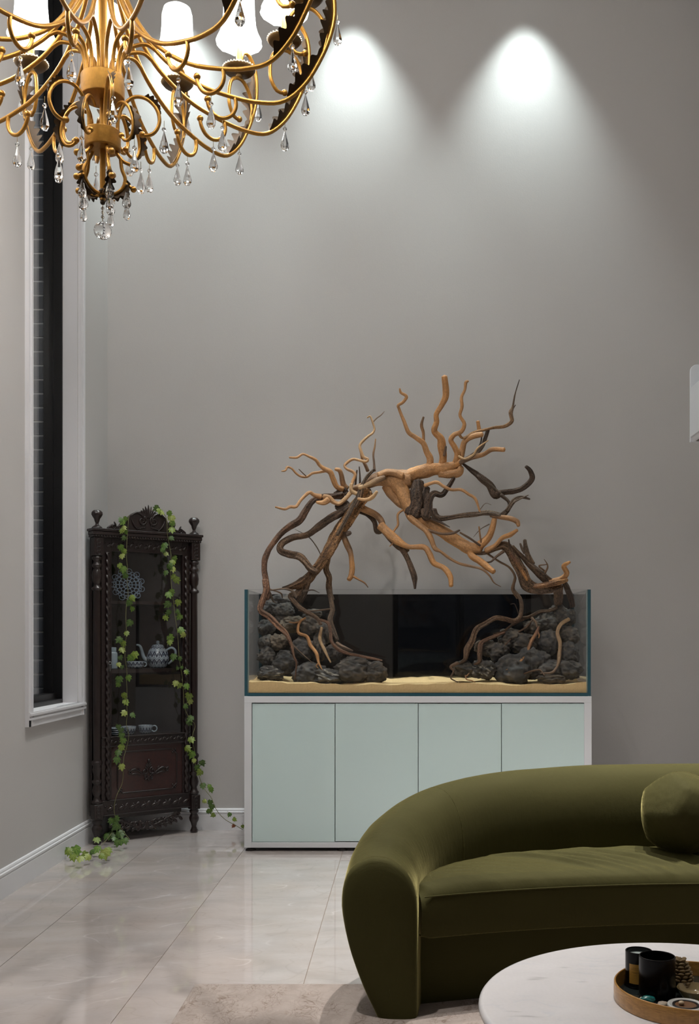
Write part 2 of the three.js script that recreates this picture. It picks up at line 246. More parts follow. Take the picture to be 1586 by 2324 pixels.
// ---------- lava rocks ----------
const pileZ = (py) => lerp(5.90, 5.605, clamp((py - 1345) / 195));
{
  const base = mergeVertices(new THREE.IcosahedronGeometry(1, 13).deleteAttribute('normal').deleteAttribute('uv'));
  const rockMat = new THREE.MeshStandardMaterial({ vertexColors: true, roughness: 0.88, bumpMap: grain, bumpScale: 0.004 });
  function rock(px, py, rx, ry, tone, white, label, zoff = 0, group) {
    const z = pileZ(py) + zoff, c = at(px, py, z), k = z / F, g = base.clone(), p = g.attributes.position, s = rr(0, 60), col = new Float32Array(p.count * 3), uv = new Float32Array(p.count * 2);
    const q = v(0, 0, 0), tilt = rr(-0.5, 0.5), dark = [0.092, 0.090, 0.088], brown = [0.175, 0.135, 0.092];
    for (let i = 0; i < p.count; i++) {
      q.fromBufferAttribute(p, i);
      const n1 = fbm(q.x * 0.9 + s, q.y * 0.9, q.z * 0.9, 3), rid = 1 - Math.abs(noise(q.x * 1.7 + s, q.y * 1.7 + 9, q.z * 1.7)) * 2, fine = fbm(q.x * 5 + s, q.y * 5, q.z * 5, 3);
      const r = 1 + 0.30 * n1 + 0.13 * rid * rid - 0.06 + 0.11 * fine;
      const m = clamp(0.5 + 0.9 * fbm(q.x * 2.2 + s, q.y * 2.2 + 4, q.z * 2.2, 3)), t = clamp(tone + 0.5 * (m - 0.5));
      const w = white ? smooth(0.30, 0.55, noise(q.x * 1.3 + s, q.y * 6 + q.x * 2, q.z * 3) + 0.25 * fine) : 0, f = 0.75 + 0.7 * m;
      for (let c2 = 0; c2 < 3; c2++) col[i * 3 + c2] = lerp(lerp(dark[c2], brown[c2], t) * f, [0.52, 0.50, 0.44][c2], w);
      const x = q.x * r, y = q.y * r, ct = Math.cos(tilt), st = Math.sin(tilt);
      p.setXYZ(i, (x * ct - y * st) * rx * k, (x * st + y * ct) * ry * k, q.z * r * (rx + ry) * 0.5 * k); uv[i * 2] = q.x * 2 + q.z; uv[i * 2 + 1] = q.y * 2;
    }
    g.setAttribute('color', new THREE.BufferAttribute(col, 3)); g.setAttribute('uv', new THREE.BufferAttribute(uv, 2)); g.computeVertexNormals();
    const m = single('lava_rock', g, rockMat, label, 'rock', group); m.position.copy(c);
  }
  const C = (x, y) => [540 + x / 3.776, 1300 + y / 3.776], D = (x, y) => [960 + x / 3.776, 1300 + y / 3.776];
  const L = (f, x, y, rx, ry, tone, white, label, zo) => { const [a, b] = f(x, y); rock(a, b, rx / 3.776, ry / 3.776, tone, white, label, zo); };
  // left pile
  L(C, 275, 300, 78, 66, 0.1, 0, 'dark lava rock at the very top left of the left rock pile');
  L(C, 400, 330, 85, 74, 0.2, 0, 'dark lava rock on top of the left pile below the thick root');
  L(C, 370, 240, 90, 55, 0.15, 0, 'dark rock under the root tangle at the left tank rim', 0.02);
  L(C, 250, 470, 72, 74, 0.05, 0, 'round black rock against the left pane, upper middle of the pile');
  L(C, 380, 400, 80, 50, 0.5, 0, 'brownish rock ledge beside the bent orange twig', 0.03);
  L(C, 350, 590, 78, 70, 0.9, 0, 'light brown porous rock in the middle of the left pile');
  L(C, 450, 440, 105, 72, 0.8, 0, 'wide brown rock behind the bent orange twig');
  L(C, 620, 470, 92, 92, 0.55, 0, 'grey brown rock right behind the pale twig of the left pile');
  L(C, 740, 520, 62, 92, 0.3, 0, 'tall dark rock behind the reddish root of the left pile', 0.02);
  L(C, 235, 610, 62, 70, 0.3, 0, 'brown black rock by the left pane, middle of the pile');
  L(C, 245, 720, 80, 78, 0.25, 0, 'rounded dark brown rock low beside the left pane');
  L(C, 400, 775, 108, 95, 0.05, 0, 'large smooth black rock low in the left pile above the sand');
  L(C, 560, 650, 110, 92, 0.1, 0, 'large dark grey rock in the centre of the left pile');
  L(C, 690, 640, 66, 110, 0.5, 0, 'upright brown rock between the two twigs of the left pile');
  L(C, 820, 680, 80, 70, 0.2, 0, 'dark rock under the reddish root above the long boulder');
  L(C, 640, 360, 80, 50, 0.35, 0, 'dark brown rock capped by the diagonal root of the left pile', 0.02);
  L(C, 285, 870, 112, 72, 0.05, 1, 'low black rock with a white patch at the left front sand');
  L(C, 610, 870, 140, 98, 0.05, 0, 'broad black boulder half sunk in the sand, left pile');
  L(C, 770, 890, 140, 74, 0.05, 1, 'black rock with white streaks at the front of the left pile');
  L(C, 990, 830, 165, 108, 0.3, 0, 'long grey boulder with creases at the right end of the left pile');
  L(C, 1180, 855, 98, 84, 0.35, 0, 'craggy grey rock at the tip of the left pile beside the sand gap');
  // right pile
  L(D, 1160, 360, 80, 78, 0.3, 0, 'grey rock at the top of the right pile under the thick root');
  L(D, 1060, 430, 92, 82, 0.35, 0, 'grey rock left of the topmost rock of the right pile');
  L(D, 1250, 380, 62, 68, 0.2, 0, 'dark rock at the top right of the right pile near the pane');
  L(D, 1245, 545, 90, 84, 0.45, 0, 'grey brown rock by the right pane, upper middle of the pile');
  L(D, 1065, 600, 92, 108, 0.15, 0, 'large dark grey rock behind the pale root of the right pile');
  L(D, 1245, 700, 85, 98, 0.2, 0, 'dark rock low against the right pane');
  L(D, 860, 595, 122, 84, 0.35, 0, 'grey rock in the middle of the right pile behind the split twig');
  L(D, 940, 470, 88, 64, 0.55, 0, 'brown root-covered rock high in the middle of the right pile');
  L(D, 740, 560, 105, 84, 0.45, 0, 'grey brown rock on the left slope of the right pile');
  L(D, 650, 680, 88, 84, 0.35, 0, 'lumpy grey rock left of the big boulder in the right pile');
  L(D, 530, 640, 86, 70, 0.5, 0, 'brown rock under the arching root of the right pile');
  L(D, 520, 830, 104, 88, 0.1, 1, 'black rock with white crusts at the left foot of the right pile');
  L(D, 350, 820, 98, 66, 0.3, 0, 'small mossy grey rock at the left tip of the right pile');
  L(D, 770, 830, 165, 130, 0.08, 0, 'big wedge-shaped slate grey boulder at the front of the right pile');
  L(D, 940, 760, 150, 120, 0.1, 0, 'big flat dark boulder behind the forked end of the split twig');
  L(D, 1090, 830, 130, 84, 0.15, 0, 'dark rock low in the right pile by the bottom of the pale root');
  L(D, 1240, 830, 112, 84, 0.2, 0, 'dark rock at the right front corner of the aquarium');
  L(D, 1100, 905, 130, 40, 0.7, 0, 'flat brown rock lying on the sand in front of the right pile', -0.02);
}
// ---------- driftwood ----------
const woodGrain = tex(256, 128, (x, y) => { const n = 128 + 70 * per(x, y, 2, 16, 3) + 50 * per(x, y, 4, 34, 8) + rr(-8, 8); return [n, n, n]; }, false);
const grainOf = (k, w) => tex(512, 256, (x, y) => { const wob = per(x, y, 2, 2, 61) * 0.05, n = per(x, y + wob, 1.6, 22, 3) * 1.1 + per(x, y + wob, 3, 48, 8) * 0.8, gap = smooth(0.10, 0.0, Math.abs(per(x, y + wob, 1.2, 13, 41))) * k, kn = smooth(0.38, 0.6, per(x, y, 6, 6, 90)) * 0.25; const c = 205 * (1 + w * n - 0.75 * gap - kn); return [c + 4, c, c - 6 - 10 * gap]; });
const woodMat = new THREE.MeshStandardMaterial({ vertexColors: true, roughness: 0.6, bumpMap: woodGrain, bumpScale: 0.004, map: grainOf(0.25, 0.16) });
const barkMat = new THREE.MeshStandardMaterial({ vertexColors: true, roughness: 0.78, bumpMap: woodGrain, bumpScale: 0.009, map: grainOf(1.0, 0.40) });
const ZOOM = { A: [560, 840, 4.4056], B: [880, 840, 3.6045], C: [540, 1300, 3.776], D: [960, 1300, 3.776] };
const TONE = { t: [0.78, 0.425, 0.19], o: [0.76, 0.38, 0.14], p: [0.86, 0.58, 0.32], b: [0.29, 0.178, 0.108], r: [0.37, 0.190, 0.115], d: [0.140, 0.088, 0.060], g: [0.26, 0.19, 0.14] };
const GIRTH = { A: 0.92, B: 0.92, C: 0.72, D: 0.76 };
function woodGeo(zoom, tones, list, z0, z1, bark = 0) {
  const [ox, oy, s] = ZOOM[zoom], pts = [], rad = [], n = list.length / 3, ph = rr(0, 6);
  for (let i = 0; i < n; i++) { const z = typeof z0 === 'function' ? z0(oy + list[i * 3 + 1] / s) : lerp(z0, z1, i / (n - 1)); pts.push(at(ox + list[i * 3] / s, oy + list[i * 3 + 1] / s, z)); rad.push(list[i * 3 + 2] * GIRTH[zoom] / s * z / F); }
  const c = new THREE.CatmullRomCurve3(pts, false, 'centripetal'), len = c.getLength(), rm = Math.max(...rad), sides = rm > 0.007 ? 26 : rm > 0.004 ? 16 : 9, seg = Math.round(clamp(len / 0.006, 12, 130));
  const sd = rr(0, 90), k = 1 / Math.max(rm * 5, 0.02);
  const bump = (t, a, p) => 1 + 0.16 * noise(p.x * k + sd, p.y * k, p.z * k) + 0.20 * noise(Math.cos(a) * 0.9 + sd, Math.sin(a) * 0.9, t * len * 14) + (0.10 + 1.35 * bark) * (0.15 * Math.sin(3 * a + t * len * 16 + ph) + 0.12 * Math.sin(5 * a + t * len * 24 + ph) + 0.06 * Math.sin(8 * a + t * len * 20)) + 0.06 * noise(Math.cos(a) * 3, Math.sin(a) * 3 + sd, t * len * 40);
  const g = sweepTube(pts, rad, { seg, sides, bump, curve: c, uvScale: 9 }), p = g.attributes.position, col = new Float32Array(p.count * 3), ta = TONE[tones[0]], tb = TONE[tones[1] ?? tones[0]];
  for (let i = 0; i < p.count; i++) {
    const ring = Math.min(Math.floor(i / (sides + 1)), seg), t = ring / seg, a = (i % (sides + 1)) / sides * 2 * Math.PI, cs = Math.cos(a), sn = Math.sin(a);
    const str = noise(cs * 2.2 + sd, sn * 2.2, t * len * 6) * 0.8 + noise(cs * 6 + sd, sn * 6, t * len * 9) * 0.9, blot = noise(p.getX(i) * 14 + sd, p.getY(i) * 14, p.getZ(i) * 14);
    const f = clamp(1 + (0.34 + 0.55 * bark) * str + 0.25 * blot, 0.3, 2.2), m = clamp(t + 0.4 * blot);
    for (let q = 0; q < 3; q++) col[i * 3 + q] = lerp(ta[q], tb[q], m) * Math.pow(f, q === 2 ? 0.9 : 1.0);
  }
  g.setAttribute('color', new THREE.BufferAttribute(col, 3)); return g;
}
{
  const o = at(920, 1130, 5.77), t = thing('driftwood', 'huge branching piece of pale and dark driftwood rising out of the aquarium', 'driftwood', o.toArray());
  const b = (zoom, tones, list, z0, z1, bark = 0) => part('branch', woodGeo(zoom, tones, list, z0, z1, bark).translate(-o.x, -o.y, -o.z), bark > 0.25 ? barkMat : woodMat, t);
  // trunk
  part('trunk', woodGeo('A', 'bt', [1060, 1190, 30, 1150, 1165, 45, 1240, 1125, 62, 1330, 1090, 80, 1440, 1085, 105, 1540, 1095, 110, 1640, 1085, 90], 5.74, 5.74).translate(-o.x, -o.y, -o.z), woodMat, t);
  part('trunk', woodGeo('B', 'to', [-20, 885, 78, 60, 885, 72, 140, 875, 66, 220, 850, 60, 340, 818, 58, 450, 808, 50, 540, 780, 38, 600, 750, 28], 5.74, 5.72).translate(-o.x, -o.y, -o.z), woodMat, t);
  // left side, from the top
  b('A', 'tt', [960, 1195, 36, 900, 1165, 32, 862, 1085, 29, 836, 1020, 29, 775, 988, 25, 728, 952, 20, 690, 900, 17, 620, 862, 16, 560, 840, 14, 500, 873, 13, 425, 873, 9], 5.75, 5.58);
  b('A', 'tt', [800, 1005, 20, 720, 1022, 14, 655, 1032, 14, 600, 1066, 13, 540, 1062, 13, 490, 1030, 12, 450, 985, 11, 405, 970, 12, 385, 1004, 10, 348, 1010, 7], 5.71, 5.62);
  b('A', 'bb', [590, 1058, 7, 555, 1025, 6, 520, 990, 4], 5.66, 5.62);
  b('A', 'bt', [1000, 1185, 34, 970, 1150, 29, 955, 1100, 27, 945, 1050, 26, 925, 1002, 24, 884, 988, 17], 5.77, 5.72);
  b('A', 'tp', [1050, 1150, 16, 1060, 1110, 17, 1082, 1045, 17, 1060, 1015, 16, 1000, 988, 16, 976, 955, 15, 998, 928, 15, 1060, 890, 15, 1120, 900, 14, 1190, 916, 16, 1212, 895, 16, 1170, 868, 17, 1140, 805, 16, 1130, 750, 15, 1180, 690, 14, 1215, 660, 13, 1258, 630, 13, 1276, 590, 11, 1263, 540, 11, 1250, 500, 10, 1232, 460, 10, 1203, 476, 6], 5.68, 5.76);
  b('A', 'bb', [1262, 518, 8, 1298, 480, 7, 1340, 450, 6, 1376, 412, 3], 5.75, 5.80);
  b('A', 'bt', [1210, 1010, 20, 1185, 950, 18, 1155, 895, 14, 1140, 830, 10], 5.76, 5.75);
  b('A', 'bt', [1275, 1010, 15, 1272, 930, 12, 1266, 840, 11, 1280, 760, 9, 1287, 688, 6], 5.74, 5.78);
  b('A', 'dd', [1085, 1150, 12, 1092, 1070, 10, 1102, 1000, 8], 5.76, 5.76);
  b('A', 'dd', [1132, 1140, 12, 1130, 1060, 9, 1124, 965, 6], 5.79, 5.79);
  b('A', 'pt', [1115, 1245, 20, 1050, 1222, 23, 985, 1288, 23, 920, 1335, 23, 870, 1318, 24, 820, 1276, 28, 765, 1266, 26], 5.69, 5.66);
  b('A', 'tt', [815, 1295, 36, 770, 1325, 30, 695, 1320, 15], 5.66, 5.65);
  b('A', 'pp', [1046, 1135, 17, 1044, 1200, 20, 1095, 1245, 13], 5.67, 5.67);
  b('A', 'tt', [740, 1268, 30, 670, 1248, 20, 628, 1224, 19, 572, 1265, 19, 530, 1312, 17, 490, 1365, 17, 430, 1368, 18, 385, 1390, 16, 285, 1368, 10], 5.67, 5.54);
  b('A', 'dr', [960, 1250, 40, 850, 1262, 32, 740, 1272, 31, 660, 1310, 32, 592, 1400, 32, 530, 1498, 34, 430, 1558, 30, 368, 1602, 28, 300, 1682, 26, 230, 1784, 26, 182, 1900, 26, 174, 2000, 26, 188, 2100, 28, 200, 2200, 32, 190, 2290, 36], 5.72, 5.66, 0.8);
  b('A', 'db', [1120, 1310, 36, 1000, 1392, 38, 900, 1452, 40, 800, 1510, 38, 700, 1580, 33, 600, 1644, 30, 450, 1676, 32, 352, 1738, 34, 338, 1800, 36, 420, 1842, 38, 530, 1872, 38, 592, 1930, 34, 640, 1990, 34, 700, 2020, 30], 5.74, 5.66, 0.8);
  b('A', 'td', [1220, 1210, 62, 1080, 1380, 60, 980, 1530, 62, 900, 1660, 60, 830, 1800, 50, 750, 1912, 46, 660, 2022, 48, 560, 2122, 44, 440, 2168, 28, 355, 2182, 14], 5.73, 5.70, 0.9);
  b('A', 'bd', [640, 2040, 38, 590, 2140, 46, 570, 2210, 46, 520, 2300, 46], 5.70, 5.76, 0.8);
  b('A', 'dd', [1000, 1640, 26, 1022, 1630, 24, 1036, 1620, 18], 5.69, 5.68);
  b('A', 'bo', [950, 1620, 36, 1000, 1740, 33, 1040, 1850, 32, 1052, 1970, 31, 1040, 2060, 30, 1016, 2098, 22], 5.73, 5.68);
  b('A', 'ob', [1050, 2055, 14, 1120, 2095, 11, 1180, 2130, 9, 1212, 2172, 5], 5.69, 5.66);
  b('A', 'bb', [815, 1850, 24, 790, 1990, 28, 826, 2080, 29, 822, 2180, 29, 852, 2295, 28], 5.74, 5.82, 0.6);
  b('A', 'gg', [480, 1590, 2, 620, 1670, 6, 700, 1770, 6, 760, 1892, 6], 5.76, 5.74);
  b('A', 'db', [1090, 1400, 26, 1200, 1440, 24, 1272, 1510, 26, 1300, 1612, 26, 1360, 1602, 30, 1450, 1692, 36, 1530, 1762, 40, 1610, 1800, 38], 5.78, 5.74, 0.3);
  b('A', 'tb', [1150, 1380, 36, 1290, 1450, 34, 1352, 1525, 34, 1356, 1610, 30], 5.75, 5.73);
  b('A', 'tt', [1600, 1350, 18, 1570, 1390, 14, 1512, 1440, 13, 1510, 1550, 12, 1470, 1610, 10, 1458, 1680, 9, 1460, 1725, 8, 1428, 1762, 6], 5.72, 5.70);
  b('A', 'dd', [1000, 1215, 40, 930, 1230, 44, 880, 1250, 36], 5.76, 5.76, 0.9);
  b('A', 'dd', [1010, 1330, 40, 930, 1370, 42, 890, 1360, 26], 5.78, 5.78, 0.9);
  b('A', 'tp', [1110, 1285, 14, 1160, 1296, 17, 1215, 1292, 20, 1265, 1260, 22, 1302, 1212, 15], 5.64, 5.62);
  b('A', 'gg', [1275, 990, 14, 1205, 1060, 19, 1152, 1150, 19, 1112, 1262, 22, 1050, 1380, 20, 985, 1500, 18, 900, 1650, 16], 5.68, 5.66, 0.9);
  b('A', 'gb', [1250, 1010, 12, 1190, 1080, 15, 1160, 1170, 16, 1130, 1290, 16, 1085, 1370, 14], 5.66, 5.66, 0.9);
  b('A', 'pb', [1120, 1180, 24, 1200, 1150, 30, 1300, 1105, 30, 1380, 1070, 26], 5.66, 5.67);
  b('A', 'tt', [1320, 1060, 40, 1400, 1020, 34, 1480, 1030, 34, 1560, 1060, 36], 5.68, 5.68);
  // crown on the right
  b('B', 'tt', [340, 800, 34, 346, 722, 29, 320, 668, 26, 292, 600, 24, 230, 552, 20, 170, 508, 18, 130, 412, 16, 90, 312, 14, 84, 290, 15, 126, 260, 15, 152, 215, 15, 106, 182, 12, 97, 150, 7], 5.73, 5.60);
  b('B', 'tb', [292, 585, 14, 290, 510, 13, 275, 450, 13, 292, 383, 9], 5.70, 5.66);
  b('B', 'oo', [436, 815, 38, 450, 722, 31, 440, 622, 34, 430, 560, 30, 380, 496, 26, 400, 424, 25, 396, 360, 25, 440, 288, 26, 472, 220, 27, 472, 130, 27, 463, 50, 27], 5.73, 5.62);
  b('B', 'bd', [460, 700, 13, 470, 655, 12, 475, 622, 8], 5.69, 5.68);
  b('B', 'ot', [548, 780, 30, 566, 682, 25, 546, 630, 23, 514, 572, 21, 540, 530, 20, 602, 500, 19, 626, 440, 17, 590, 370, 15, 606, 300, 15, 604, 220, 14, 630, 160, 13, 640, 97, 16, 658, 88, 10], 5.72, 5.65);
  b('B', 'tt', [588, 750, 28, 610, 642, 26, 632, 580, 26, 692, 542, 26, 775, 524, 22], 5.74, 5.70);
  b('B', 'oo', [750, 510, 19, 735, 418, 16], 5.74, 5.74);
  b('B', 'td', [580, 522, 12, 610, 556, 11, 700, 512, 12, 800, 486, 13, 870, 470, 13, 958, 458, 15, 1012, 418, 18, 1004, 350, 18, 1020, 308, 10, 1040, 200, 6, 1076, 78, 3], 5.69, 5.80, 0.3);
  b('B', 'dd', [1012, 330, 8, 1045, 284, 4], 5.78, 5.78);
  b('B', 'dg', [818, 488, 16, 796, 560, 16, 770, 630, 17, 720, 682, 19, 655, 722, 18], 5.74, 5.70, 0.5);
  b('B', 'dd', [770, 520, 7, 760, 590, 7, 740, 640, 7], 5.76, 5.74);
  b('B', 'bo', [590, 758, 20, 680, 716, 22, 780, 690, 22, 852, 650, 22, 955, 650, 18], 5.70, 5.58);
  b('B', 'pp', [578, 704, 10, 630, 726, 10, 700, 692, 10, 732, 640, 9, 822, 574, 5], 5.67, 5.62);
  b('B', 'tt', [600, 790, 24, 580, 835, 38, 500, 850, 44, 420, 840, 40], 5.72, 5.72);
  b('B', 'dd', [615, 766, 11, 700, 832, 20, 760, 880, 28, 832, 942, 30, 882, 1018, 34, 930, 1000, 23, 1030, 990, 20, 1112, 960, 22, 1182, 888, 23, 1162, 822, 20, 1128, 788, 14], 5.76, 5.64, 0.7);
  b('B', 'gg', [760, 880, 8, 830, 930, 9, 900, 990, 9, 950, 1030, 8], 5.715, 5.68, 0.5);
  b('B', 'dg', [925, 1020, 17, 990, 1082, 14, 990, 1130, 18, 935, 1192, 24], 5.68, 5.68, 0.6);
  b('B', 'gd', [975, 1150, 18, 1040, 1062, 20, 1090, 1040, 14, 1162, 1056, 6], 5.67, 5.62, 0.7);
  b('B', 'gg', [1030, 1080, 9, 1085, 1052, 8, 1150, 1022, 4], 5.64, 5.62);
  b('B', 'dd', [250, 905, 40, 242, 1000, 58, 232, 1100, 56, 190, 1190, 46], 5.70, 5.69, 1);
  b('B', 'dd', [320, 960, 28, 300, 1040, 34, 270, 1130, 34, 240, 1200, 26], 5.70, 5.68, 1);
  b('B', 'dd', [540, 880, 15, 490, 960, 20, 440, 1020, 23, 380, 1010, 27, 340, 1060, 29, 330, 1130, 30, 310, 1205, 32], 5.71, 5.66, 0.8);
  b('B', 'dd', [300, 1140, 36, 310, 1190, 38, 330, 1220, 24], 5.68, 5.67, 1);
  b('B', 'tt', [300, 945, 18, 400, 918, 16, 452, 950, 14, 520, 978, 13, 600, 978, 14, 660, 1014, 13, 712, 1050, 12, 755, 1165, 9], 5.67, 5.66);
  b('B', 'gg', [750, 1145, 4, 800, 1090, 3, 846, 1102, 2], 5.66, 5.64);
  b('B', 'dg', [370, 1140, 26, 385, 1190, 30, 420, 1212, 24, 490, 1208, 19, 600, 1190, 19, 720, 1180, 20, 822, 1170, 20, 920, 1190, 21], 5.66, 5.66, 0.7);
  b('B', 'bo', [840, 1185, 22, 920, 1200, 22, 1000, 1214, 24, 1058, 1242, 22, 1070, 1276, 12], 5.67, 5.62);
  b('B', 'tt', [60, 900, 70, 120, 990, 68, 165, 1090, 66, 222, 1190, 62, 330, 1262, 58, 450, 1322, 56, 560, 1392, 53, 670, 1458, 56, 760, 1462, 46], 5.73, 5.70);
  b('A', 'tt', [1400, 1150, 60, 1450, 1240, 60, 1560, 1340, 58, 1640, 1400, 50], 5.75, 5.74);
  b('B', 'ot', [730, 1455, 40, 820, 1368, 31, 852, 1300, 28, 872, 1215, 24], 5.70, 5.67);
  b('B', 'oo', [670, 1470, 34, 690, 1520, 32, 750, 1560, 30, 812, 1610, 28, 868, 1652, 24], 5.70, 5.60);
  b('B', 'tb', [170, 1190, 22, 250, 1262, 26, 312, 1312, 28, 352, 1380, 26, 388, 1462, 23, 430, 1484, 12, 500, 1535, 12, 580, 1580, 12, 680, 1605, 12, 770, 1630, 12, 830, 1680, 9, 870, 1740, 6, 925, 1772, 3], 5.68, 5.60);
  b('B', 'bd', [325, 1308, 12, 450, 1340, 12, 540, 1332, 13, 588, 1310, 9], 5.66, 5.62);
  b('B', 'bd', [590, 1328, 7, 680, 1382, 10, 755, 1436, 11], 5.64, 5.66);
  b('B', 'tb', [745, 1280, 7, 755, 1360, 8, 765, 1430, 9], 5.66, 5.68);
  b('B', 'gg', [700, 1365, 2, 760, 1300, 4, 830, 1260, 6], 5.66, 5.67);
  b('B', 'dd', [330, 1205, 12, 420, 1240, 12, 470, 1265, 8, 508, 1285, 3], 5.67, 5.63);
  b('B', 'to', [-60, 1270, 40, 0, 1330, 40, 80, 1400, 36, 170, 1445, 23, 300, 1450, 23, 340, 1500, 25, 380, 1580, 25, 460, 1622, 25, 510, 1690, 25, 518, 1768, 20], 5.72, 5.60);
  b('B', 'bd', [95, 1425, 24, 150, 1520, 26, 190, 1620, 26, 215, 1700, 24, 222, 1788, 9], 5.72, 5.66, 0.5);
  b('B', 'to', [800, 1480, 26, 880, 1432, 20, 940, 1370, 18, 1000, 1346, 19, 1060, 1308, 14], 5.69, 5.64);
  b('B', 'bb', [690, 1500, 12, 800, 1492, 18, 880, 1452, 26, 960, 1442, 32, 1032, 1530, 38, 1100, 1650, 44, 1140, 1750, 46, 1222, 1790, 46, 1320, 1782, 52, 1410, 1760, 36], 5.69, 5.72, 0.9);
  b('B', 'ro', [1000, 1500, 12, 1060, 1580, 16, 1110, 1660, 16, 1140, 1720, 12], 5.655, 5.66, 0.6);
  b('B', 'bd', [950, 1480, 15, 885, 1528, 11, 840, 1568, 9, 785, 1570, 5], 5.69, 5.64);
  b('B', 'bb', [790, 1485, 8, 900, 1560, 9, 1000, 1620, 10, 1042, 1700, 12, 1020, 1790, 13, 1062, 1864, 14], 5.70, 5.78);
  b('B', 'bd', [1020, 1440, 14, 1100, 1530, 20, 1182, 1612, 27, 1262, 1682, 34, 1330, 1735, 40], 5.70, 5.70, 0.5);
  b('B', 'bg', [1180, 1590, 24, 1150, 1530, 24, 1130, 1470, 23, 1120, 1388, 15], 5.71, 5.69, 0.5);
  b('B', 'gg', [1120, 1500, 12, 1098, 1460, 11, 1082, 1418, 8], 5.70, 5.69);
  b('B', 'dd', [1010, 1470, 12, 996, 1430, 10, 988, 1385, 6], 5.70, 5.69);
  b('B', 'to', [1310, 1740, 36, 1420, 1710, 27, 1462, 1660, 24, 1440, 1602, 22, 1490, 1568, 11], 5.70, 5.62);
  b('B', 'bb', [1290, 1650, 10, 1260, 1625, 8, 1235, 1602, 7, 1310, 1588, 4], 5.69, 5.66);
  b('B', 'bb', [1285, 1660, 10, 1308, 1610, 8, 1300, 1580, 5, 1278, 1546, 3], 5.67, 5.65);
  b('B', 'rt', [1200, 1770, 20, 1300, 1755, 26, 1400, 1735, 24, 1470, 1715, 14], 5.66, 5.66, 0.8);
  b('B', 'bb', [1390, 1760, 38, 1392, 1860, 36, 1392, 1930, 34], 5.72, 5.84, 0.6);
  b('B', 'dd', [1440, 1730, 22, 1470, 1790, 24, 1495, 1860, 25, 1508, 1930, 26], 5.70, 5.84, 0.5);
  // what goes on inside the tank
  const lz = (py) => pileZ(py) - 0.062;
  b('C', 'rr', [232, 60, 30, 236, 150, 32, 212, 235, 32, 194, 320, 27, 262, 372, 30, 340, 452, 30, 412, 522, 27, 452, 602, 18, 480, 722, 14, 500, 765, 10, 488, 912, 5], (py) => lerp(5.66, 5.555, clamp((py - 1315) / 200)), 0, 0.8);
  b('C', 'bb', [448, 600, 12, 520, 668, 7, 640, 772, 4], lz, 0);
  b('C', 'bb', [540, 120, 42, 505, 180, 38, 445, 195, 22, 520, 290, 24, 602, 342, 24, 680, 390, 21, 714, 445, 15], (py) => lerp(5.74, 5.585, clamp((py - 1330) / 150)), 0, 0.5);
  b('C', 'bg', [780, 60, 24, 790, 150, 25, 802, 250, 25, 812, 322, 26, 790, 402, 29, 818, 500, 31, 850, 575, 20], 5.80, 5.74, 0.6);
  b('C', 'bb', [520, 322, 9, 650, 326, 10, 800, 308, 10], 5.78, 5.80);
  b('C', 'rr', [700, 400, 13, 772, 432, 18, 790, 500, 18, 802, 592, 20, 870, 662, 20, 950, 692, 17, 1050, 712, 14, 1180, 742, 13, 1235, 752, 7], (py) => lerp(5.62, 5.56, clamp((py - 1405) / 95)), 0, 0.7);
  b('C', 'gg', [250, 140, 16, 280, 190, 14, 300, 240, 12, 330, 262, 6], 5.66, 5.72);
  b('C', 'bb', [270, 140, 10, 370, 178, 9, 380, 215, 6], 5.66, 5.70);
  b('C', 'bg', [280, 150, 9, 400, 138, 10, 470, 160, 16, 500, 210, 16], 5.64, 5.68);
  b('C', 'dd', [560, 160, 12, 640, 148, 7, 698, 172, 3], 5.68, 5.62);
  b('D', 'bb', [790, 40, 14, 772, 140, 15, 830, 222, 19, 842, 300, 21, 832, 372, 23, 790, 412, 25, 700, 396, 25, 620, 390, 25, 540, 432, 27, 460, 482, 29, 420, 572, 33, 380, 652, 33, 360, 742, 19, 308, 782, 7], 5.78, 5.60, 0.8);
  b('D', 'dd', [820, 360, 8, 812, 330, 7, 798, 296, 6, 782, 266, 5, 748, 270, 3], 5.76, 5.74);
  b('D', 'bb', [830, 390, 22, 900, 380, 18, 1000, 332, 18, 1080, 325, 16, 1150, 300, 22], (py) => pileZ(py) - 0.05, 0, 0.6);
  b('D', 'bb', [930, 385, 16, 968, 430, 12, 975, 470, 8], lz, 0);
  b('D', 'bb', [860, 400, 14, 760, 450, 13, 690, 500, 11, 600, 525, 8], lz, 0, 0.4);
  b('D', 'rb', [700, 510, 14, 600, 550, 18, 500, 602, 24, 480, 682, 24, 480, 762, 20, 435, 784, 8], (py) => pileZ(py) - 0.066, 0, 0.7);
  b('D', 'bb', [940, 400, 10, 880, 470, 12, 800, 520, 11, 720, 600, 8, 670, 650, 5], lz, 0, 0.4);
  b('D', 'bd', [300, 770, 18, 235, 808, 14, 262, 842, 11, 236, 900, 9, 298, 938, 4], 5.58, 5.55);
}
